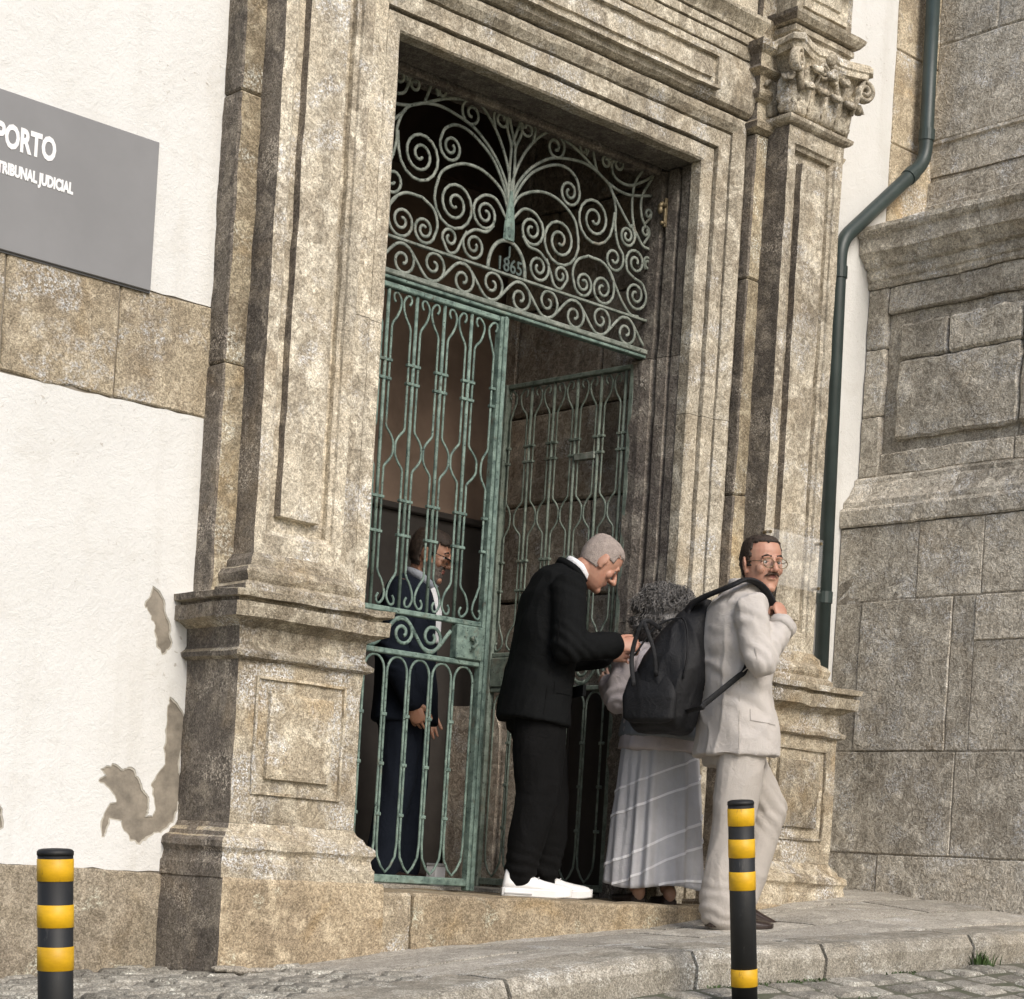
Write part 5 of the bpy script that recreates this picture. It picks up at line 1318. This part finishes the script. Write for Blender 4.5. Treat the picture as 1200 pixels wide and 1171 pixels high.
part(MB().limb([(0.082, -0.033, -0.048), (0.095, -0.018, -0.040), (0.101, 0, -0.037), (0.095, 0.018, -0.040), (0.082, 0.033, -0.048)], [(0.003, 0.003), (0.006, 0.0065), (0.0055, 0.0065), (0.006, 0.0065), (0.003, 0.003)], 8, ref=V(1,0,0)).xf(X2), 'moustache', M['moustache'], man2, smooth=True, local=True)
gl = MB()
for s in (-1, 1):
    gl.tube([V(0.106+0.004*math.cos(a), s*0.033+0.023*math.cos(a), 0.003+0.019*math.sin(a)) for a in [2*math.pi*i/22 for i in range(22)]], 0.0018, 6, closed=True)
    gl.tube([V(0.104, s*0.056, 0.010), V(0.05, s*0.078, 0.012), V(-0.005, s*0.083, 0.012)], 0.0018, 6)
gl.tube([V(0.109, -0.011, 0.008), V(0.113, 0, 0.012), V(0.109, 0.011, 0.008)], 0.0018, 6)
ge = part(gl.xf(X2), 'glasses', M['gold'], man2, smooth=True, local=True)
for s in (-1, 1):
    n = 20; ring = [V(0.1055, s*0.033+0.022*math.cos(2*math.pi*i/n), 0.003+0.018*math.sin(2*math.pi*i/n)) for i in range(n)]
    part(MB().rings([ring, [p+V(0.0015, 0, 0) for p in ring]]).xf(X2), 'lens', M['lens'], ge, local=True)

# ---- his backpack, hung from the right shoulder
Rm = Matrix.Rotation(ra, 4, 'Z'); o2 = V(6.50, -0.45, z2)
def m2(x, y, z): return o2 + (Rm @ (V(x, y, z)*RS2))
pc = o2 + rt0*(-0.325) + fw*0.02 + V(0, 0, 1.12)
bp_ = thing('backpack', 'black nylon backpack slung from one shoulder on the back of the beige-suited man', 'backpack', pc, R(196))
k = MB(); rows = []
for z, back, d, w_ in ((-0.275, 0.0, 0.05, 0.11), (-0.262, 0.0, 0.10, 0.15), (-0.22, 0.0, 0.125, 0.168), (-0.08, 0.0, 0.13, 0.172), (0.02, 0.0, 0.118, 0.155), (0.12, -0.01, 0.095, 0.115), (0.20, -0.03, 0.065, 0.08), (0.26, -0.045, 0.030, 0.05)):
    rows.append((V(-0.10 + d + back, 0, z), V(d, 0, 0), V(0, w_, 0)))
srings(k, rows, 3.0, 32)
k.xf(Matrix(((0.90,0,0,0),(0,0.86,0.20,0.05),(0,0,1.10,0.02),(0,0,0,1))))
remesh(k, 'pack_body', [M['pack']], bp_, 0.009, 2, foldfn(5, 0.014, 6, 0.006, 13))
k = MB(); srings(k, [(V(0.110+0.02*(z < -0.1), 0.0, z), V(d, 0, 0), V(0, w_, 0)) for z, d, w_ in ((-0.25, 0.015, 0.09), (-0.235, 0.03, 0.125), (-0.14, 0.034, 0.13), (-0.05, 0.026, 0.12), (-0.02, 0.012, 0.09))], 3.0, 28)
remesh(k, 'front_pocket', [M['pack_grey']], bp_, 0.008, 2, foldfn(6, 0.006, 8, 0.002, 15))
part(MB().tube(catmull([V(0.13, 0.155, -0.06), V(0.125, 0.165, 0.05), V(0.082, 0.13, 0.17), V(0.05, 0.075, 0.215), V(0.085, -0.02, 0.17), V(0.125, -0.095, 0.04)], 5), 0.0045, 6), 'main_zip', M['pack_grey'], bp_, local=True, smooth=True)
part(MB().tube([V(-0.06, 0.05, 0.235), V(-0.07, 0.06, 0.285), V(-0.07, 0.12, 0.285), V(-0.06, 0.13, 0.235)], (0.012, 0.004), 8), 'haul_loop', M['pack'], bp_, local=True, smooth=True)
def world_strap(pts, nm, wd=0.024, th=0.006, mat='pack', ref=V(0, 0, 1)):
    P3 = catmull(pts, 6); mtx = (Matrix.Translation(pc) @ Matrix.Rotation(R(196), 4, 'Z')).inverted()
    return part(MB().tube(P3, (wd, th), 10, ref=ref).xf(mtx), nm, M[mat], bp_, local=True, smooth=True)
sref = (Rm @ V(0.0, 1, 0.0)).normalized()
def strap_path(pts): return [m2(*p) for p in pts]
world_strap([pc + rt0*0.06 - fw*0.02 + V(0,0,0.20), pc + rt0*0.10 - fw*0.03 + V(0,0,0.29)] + strap_path([(-0.135, -0.125, 1.50), (-0.06, -0.125, 1.535), (0.02, -0.12, 1.515), (0.085, -0.125, 1.43), (0.115, -0.135, 1.33)]), 'shoulder_strap', 0.011, 0.034, ref=(Rm @ V(0, 1, 0)))
bvj = BVHTree.FromPolygons([v.co for v in jk2.data.vertices], [p.vertices for p in jk2.data.polygons])
sp_ = [pc + rt0*0.05 - fw*0.04 + V(0, 0, -0.20)]
for q in range(10):
    x = -0.262+0.18*q/9; z = 0.95+0.172*q/9; yl = -0.14-0.05*q/9
    h = bvj.ray_cast(V(x, -0.6, z), V(0, 1, 0)); y = h[0].y if h[0] and h[0].y > -0.232 else yl
    sp_.append(m2(x, min(y, yl)-0.009, z))
sp_.append(m2(-0.045, -0.16, 1.17))
world_strap(sp_, 'lower_strap', 0.013, 0.0035, ref=(Rm @ V(0, 1, 0)))
vw = -fw*0.16
lp_ = pc - rt0*0.10
world_strap([lp_ + rt0*0.06 + vw*0.6 + V(0,0,0.16), lp_ - rt0*0.02 + vw + V(0,0,0.18), lp_ - rt0*0.06 + vw*0.8 + V(0,0,0.04), lp_ - rt0*0.045 + vw*0.9 + V(0,0,-0.10)], 'loose_strap', 0.010, 0.0035, ref=fw)
world_strap([lp_ - rt0*0.02 + vw + V(0,0,0.18), lp_ + rt0*0.03 + vw + V(0,0,0.06), lp_ + rt0*0.05 + vw*0.9 + V(0,0,-0.05)], 'loose_strap', 0.009, 0.0035, ref=fw)

# ---- 3. small woman with curly grey hair, seen from behind
ra = R(62)
P = dict(skin='skin_old', head=V(0.03, 0.0, 1.315), head_rot=rotm(R(18), R(14), 0), hk=0.9,
    spine=[V(-0.02, 0, 0.74), V(-0.02, 0, 0.84), V(-0.025, 0, 0.95), V(-0.03, 0, 1.06), V(-0.01, 0, 1.145), V(0.015, 0, 1.20)],
    torso=[(0.125, 0.165), (0.12, 0.155), (0.12, 0.15), (0.12, 0.16), (0.095, 0.15), (0.055, 0.06)],
    shR=V(-0.01, -0.165, 1.135), elR=V(0.05, -0.21, 0.93), wrR=V(0.22, -0.12, 0.98), handR=(V(1, 0.2, 0.3), V(0, 1, 0), V(0, 0, 1), 0.5),
    shL=V(-0.01, 0.165, 1.135), elL=V(-0.005, 0.215, 0.925), wrL=V(0.175, 0.20, 1.0), handL=(V(1, 0.3, 0.5), V(0, -1, 0), V(0, 0, 1), 0.5),
    hipR=V(-0.02, -0.085, 0.74), knR=V(-0.01, -0.085, 0.40), anR=V(-0.03, -0.075, 0.075), footR=V(1, -0.1, 0),
    hipL=V(-0.02, 0.085, 0.74), knL=V(-0.01, 0.085, 0.40), anL=V(-0.03, 0.075, 0.075), footL=V(1, 0.1, 0))
woman = figure('small woman with curly grey hair and long pale-seamed skirt, seen from behind', (6.60, 0.115, 0.004), ra, P)
j = MB()
spine(j, [V(-0.02, 0, 0.70), V(-0.02, 0, 0.82), V(-0.025, 0, 0.94), V(-0.035, 0, 1.05), V(-0.025, 0, 1.125), V(0.005, 0, 1.195)], [(0.165, 0.195), (0.155, 0.185), (0.145, 0.175), (0.145, 0.18), (0.12, 0.165), (0.07, 0.075)])
for s in ('R', 'L'): sleeve(j, P['sh'+s], P['el'+s], P['wr'+s] - V(0.03, 0, 0), (0.072, 0.066, 0.06), V(0, 0.05 if s == 'R' else -0.05, 0))
bl = remesh(j, 'blouse', [M['blouse']], woman, 0.0085, 3, foldfn(7, 0.009, 6, 0.004, 13, [(P['elL'], V(0.5, 0, 0.8), 0.16, 0.008, 0.05)]))
j = MB()
spine(j, [V(-0.03, 0.0, 0.76), V(-0.032, 0, 0.90), V(-0.042, 0, 1.02), V(-0.035, 0, 1.10)], [(0.172, 0.19), (0.16, 0.175), (0.15, 0.155), (0.125, 0.10)])
remesh(j, 'vest', [M['vest']], woman, 0.0085, 3, foldfn(8, 0.008, 6, 0.003, 13))
neck_ring(woman, V(0.01, 0, 1.185), R(16), (0.07, 0.07), 0.016, 0.03, 'blouse', 'blouse_collar', 0.5)
# pleated skirt with slanting pale seams
def skirt_pt(a, t, out=0.0):
    z = 0.80 - 0.725*t - 0.012*math.sin(a*3+1)*t
    rx = 0.135 + 0.075*t**0.8; ry = 0.170 + 0.050*t**0.8
    f = (0.004 + 0.011*t)*math.sin(a*9 + 2.6*math.sin(a*2+1) + 1.3*math.sin(a*5) + 0.8*t) + (0.004+0.014*t)*noise.noise(Vector((math.cos(a)*4.5, math.sin(a)*4.5, t*1.2+3))) + 0.006*t*math.sin(a*23+2)
    f += 0.005*noise.noise(Vector((math.cos(a)*3, math.sin(a)*3, t*4)))
    return V(-0.02 - 0.015*t + (rx+f+out)*math.cos(a), (ry+f+out)*math.sin(a), z)
na, ntt = 180, 40
mb = MB(); vs = [skirt_pt(2*math.pi*i/na, q/ntt) for q in range(ntt+1) for i in range(na)] + [skirt_pt(2*math.pi*i/na, q/ntt, -0.004) for q in range(ntt+1) for i in range(na)]
fs = []; o_ = na*(ntt+1)
for q in range(ntt):
    for i in range(na):
        i2 = (i+1) % na
        fs.append((q*na+i, q*na+i2, (q+1)*na+i2, (q+1)*na+i)); fs.append((o_+q*na+i, o_+(q+1)*na+i, o_+(q+1)*na+i2, o_+q*na+i2))
for i in range(na):
    i2 = (i+1) % na; fs.append((ntt*na+i, ntt*na+i2, o_+ntt*na+i2, o_+ntt*na+i)); fs.append((i, o_+i, o_+i2, i2))
mb.add(vs, fs); sk = part(mb, 'skirt', M['skirt'], woman, smooth=True, local=True)
def seam(t0, t1, a0, a1, wd, nm='skirt_seam'):
    mb = MB(); rs = []; n = 60
    for i in range(n+1):
        u = i/n; a = a0+(a1-a0)*u; t = t0+(t1-t0)*u
        rs.append([skirt_pt(a, t-wd, 0.001), skirt_pt(a, t-wd, 0.0045), skirt_pt(a, t+wd, 0.0045), skirt_pt(a, t+wd, 0.001)])
    mb.rings(rs, True, True); part(mb, nm, M['skirt_seam'], sk, smooth=False, local=True)
# the camera sees the skirt from local direction about pi (back); slant down towards image left (= +y side)
A0, A1 = math.pi*0.42, math.pi*1.44
for t_l, t_r, wd in ((0.44, 0.12, 0.007), (0.60, 0.27, 0.008), (0.91, 0.52, 0.009), (1.06, 0.665, 0.008)):
    u1 = min(1.0, (t_l-0.985)/(t_l-t_r)) if t_l > 0.985 else 0.0
    seam(t_l+(t_r-t_l)*max(0, u1), t_r, A0+(A1-A0)*max(0, u1), A1, wd)
seam(0.99, 0.915, math.pi*0.95, A1, 0.008)
# curls
hb = MB(); rg = random.Random(5); hcx = P['head'] + V(-0.01, -0.005, 0.035)
hb.ball(hcx, (0.120, 0.134, 0.118), 18); hb.ball(hcx + V(-0.03, 0, -0.06), (0.10, 0.122, 0.08), 16)
for q in range(3000):
    u = rg.uniform(-0.8, 1); ph = rg.uniform(0, 2*math.pi); s_ = math.sqrt(max(0, 1-u*u))
    dn = V(s_*math.cos(ph), s_*math.sin(ph), u)
    if dn.x > 0.55 and dn.z < 0.45: continue
    cl = noise.noise(dn*4.5)
    fz = 0.94 + 0.17*cl + rg.uniform(-0.06, 0.10)*(1.6 if rg.random() < 0.15 else 1)
    cc = hcx + V(dn.x*0.130*fz, dn.y*0.152*fz, dn.z*0.126*fz - (0.035 if dn.z < 0 else 0))
    ax = (V(0, 0, -1)*0.7 + noise.noise_vector(dn*6)*1.2 + V(rg.uniform(-.6,.6), rg.uniform(-.6,.6), rg.uniform(-.3,.3))); ax = (ax - dn*ax.dot(dn)*0.7).normalized()
    t2 = dn.cross(ax).normalized(); L = rg.uniform(0.025, 0.06); r0 = rg.uniform(0.003, 0.008); tw = rg.uniform(0.7, 1.6); p0_ = rg.uniform(0, 6.28); pts = []
    for i in range(10):
        a = p0_ + i/9*2*math.pi*tw; pts.append(cc + ax*(L*(i/9-0.5)) + t2*r0*math.cos(a) + dn*(r0*math.sin(a) + 0.006*math.sin(i/9*3.1)))
    hb.tube(pts, [0.0011+0.0009*math.sin(math.pi*i/9) for i in range(10)], 4)
part(hb, 'hair', M['hair_curl'], woman, smooth=True, local=True)
face_bits(woman, P['head'], P['head_rot'])
for s in (1, -1):
    o = shoe(woman, V(-0.085, s*0.075, 0.0), R(6*s), 0, 0.23, 'shoe_brown', 'shoe_brown', False, name='sandal', h=0.05)
    part(MB().ball((-0.075, s*0.075, 0.05), (0.034, 0.030, 0.042), 12), 'heel', M['skin_old'], o, smooth=True, local=True)

# ---- 4. man with sunglasses behind the gate
ra = R(-41.8-6)
P = dict(skin='skin_tan', head=V(0.075, 0.0, 1.555), head_rot=rotm(R(-4), R(14), 0),
    spine=[V(0, 0, 0.88), V(-0.01, 0, 1.0), V(-0.02, 0, 1.13), V(-0.02, 0, 1.27), V(0.0, 0, 1.37), V(0.035, 0, 1.44)],
    torso=[(0.125, 0.17), (0.12, 0.165), (0.12, 0.165), (0.13, 0.19), (0.105, 0.175), (0.06, 0.07)],
    shR=V(-0.015, -0.195, 1.365), elR=V(-0.03, -0.24, 1.08), wrR=V(0.07, -0.235, 0.85), handR=(V(0.35, 0.05, -1), V(0.2, 1, 0), V(1, 0, 0), 0.35),
    shL=V(-0.0, 0.195, 1.365), elL=V(-0.01, 0.25, 1.08), wrL=V(0.06, 0.24, 0.84), handL=(V(0.3, 0, -1), V(0.2, -1, 0), V(1, 0, 0), 0.35),
    hipR=V(0, -0.09, 0.88), knR=V(0.01, -0.10, 0.47), anR=V(-0.04, -0.10, 0.085), footR=V(1, -0.1, 0),
    hipL=V(0, 0.09, 0.88), knL=V(0.03, 0.10, 0.47), anL=V(0.02, 0.11, 0.085), footL=V(1, 0.1, 0))
man4 = figure('man in a dark suit and sunglasses standing indoors behind the closed gate leaf', (5.86, 1.08, 0.022), ra, P)
j = MB()
spine(j, [V(0.0, 0, 0.76), V(0.0, 0, 0.90), V(-0.01, 0, 1.05), V(-0.02, 0, 1.20), V(-0.015, 0, 1.31), V(0.0, 0, 1.385), V(0.025, 0, 1.44)], [(0.155, 0.21), (0.15, 0.20), (0.14, 0.195), (0.15, 0.21), (0.145, 0.21), (0.115, 0.18), (0.072, 0.08)])
for s in ('R', 'L'): sleeve(j, P['sh'+s], P['el'+s], P['wr'+s], (0.085, 0.07, 0.056), V(0, 0.06 if s == 'R' else -0.06, 0))
remesh(j, 'jacket', [M['suit_navy']], man4, 0.009, 3, foldfn(10, 0.008, 5, 0.003, 13, [(P['elR'], V(0.3, 0, 1), 0.16, 0.006, 0.05)]))
tr = MB()
spine(tr, [V(0.0, 0, 0.74), V(0.0, 0, 0.84), V(0.0, 0, 0.96)], [(0.12, 0.165), (0.135, 0.178), (0.12, 0.17)])
tr.limb([V(0.0, -0.085, 0.84), V(0.0, -0.09, 0.66), V(0.0, -0.10, 0.46), V(-0.03, -0.1, 0.26), V(-0.04, -0.10, 0.075)], [0.112, 0.102, 0.088, 0.082, 0.084], 16)
tr.limb([V(0.0, 0.085, 0.84), V(0.015, 0.09, 0.66), V(0.03, 0.10, 0.46), V(0.02, 0.105, 0.26), V(0.02, 0.11, 0.075)], [0.112, 0.102, 0.088, 0.082, 0.084], 16)
remesh(tr, 'trousers', [M['suit_navy']], man4, 0.009, 3, foldfn(11, 0.008, 5, 0.003, 12))
neck_ring(man4, V(0.035, 0, 1.432), R(22), (0.07, 0.07), 0.012, 0.045, 'shirt_blue', 'shirt_collar', 0.12, 0.012)
part(MB().limb([V(0.085, 0, 1.40), V(0.12, 0, 1.30), V(0.13, 0, 1.16)], [(0.035, 0.04), (0.03, 0.035), (0.02, 0.02)], 14), 'shirt_front', M['shirt_white'], man4, smooth=True, local=True)
shoe(man4, V(-0.10, -0.105, 0.0), R(-4), 0, 0.29, 'shoe_brown', 'shoe_brown', False, h=0.08)
shoe(man4, V(-0.04, 0.115, 0.0), R(4), 0, 0.29, 'shoe_brown', 'shoe_brown', False, h=0.08)
hair_cap(man4, P['head'], P['head_rot'], lambda x, y, z: (z > 0.07 if x > 0.045 else (z > 0.0 if x > 0.0 else (z > 0.03 if x > -0.028 else z > -0.06))), 'hair_dark', 0.010, 0.004)
hair_cap(man4, P['head'], P['head_rot'], lambda x, y, z: (z < -0.032 and x > -0.0) and not (x > 0.08 and abs(z+0.055) < 0.011), 'stubble', 0.003, 0.002, 'beard')['kind'] = 'stuff'
X4 = Matrix.Translation(P['head']) @ P['head_rot'].to_4x4()
face_bits(man4, P['head'], P['head_rot'])
sgl = part(MB().limb([V(0.098, -0.064, 0.006), V(0.108, -0.04, 0.005), V(0.110, -0.012, 0.009), V(0.110, 0.012, 0.009), V(0.108, 0.04, 0.005), V(0.098, 0.064, 0.006)], [(0.004, 0.013), (0.004, 0.020), (0.004, 0.012), (0.004, 0.012), (0.004, 0.020), (0.004, 0.013)], 10, ref=V(1, 0, 0)).xf(X4), 'sunglasses', M['lens_dark'], man4, smooth=True, local=True)
for s in (-1, 1):
    part(MB().tube([V(0.098, s*0.066, 0.010), V(0.05, s*0.081, 0.013), V(-0.005, s*0.085, 0.012)], (0.002, 0.004), 6).xf(X4), 'temple', M['lens_dark'], sgl, smooth=True, local=True)
# two small pale boxes on the hall floor behind the gate leaf
c_ = V(5.93, 0.86, 0.021)
bx = thing('floor_box', 'small pale box on the floor just inside the left gate leaf', 'box', c_, R(8))
part(MB().box(-0.035, 0.035, -0.03, 0.03, 0.0, 0.09, 0.003), 'carton', M['shirt_white'], bx, local=True)
part(MB().box(-0.037, 0.037, -0.032, 0.032, 0.0905, 0.105, 0.003), 'lid', M['sole_grey'], bx, local=True)
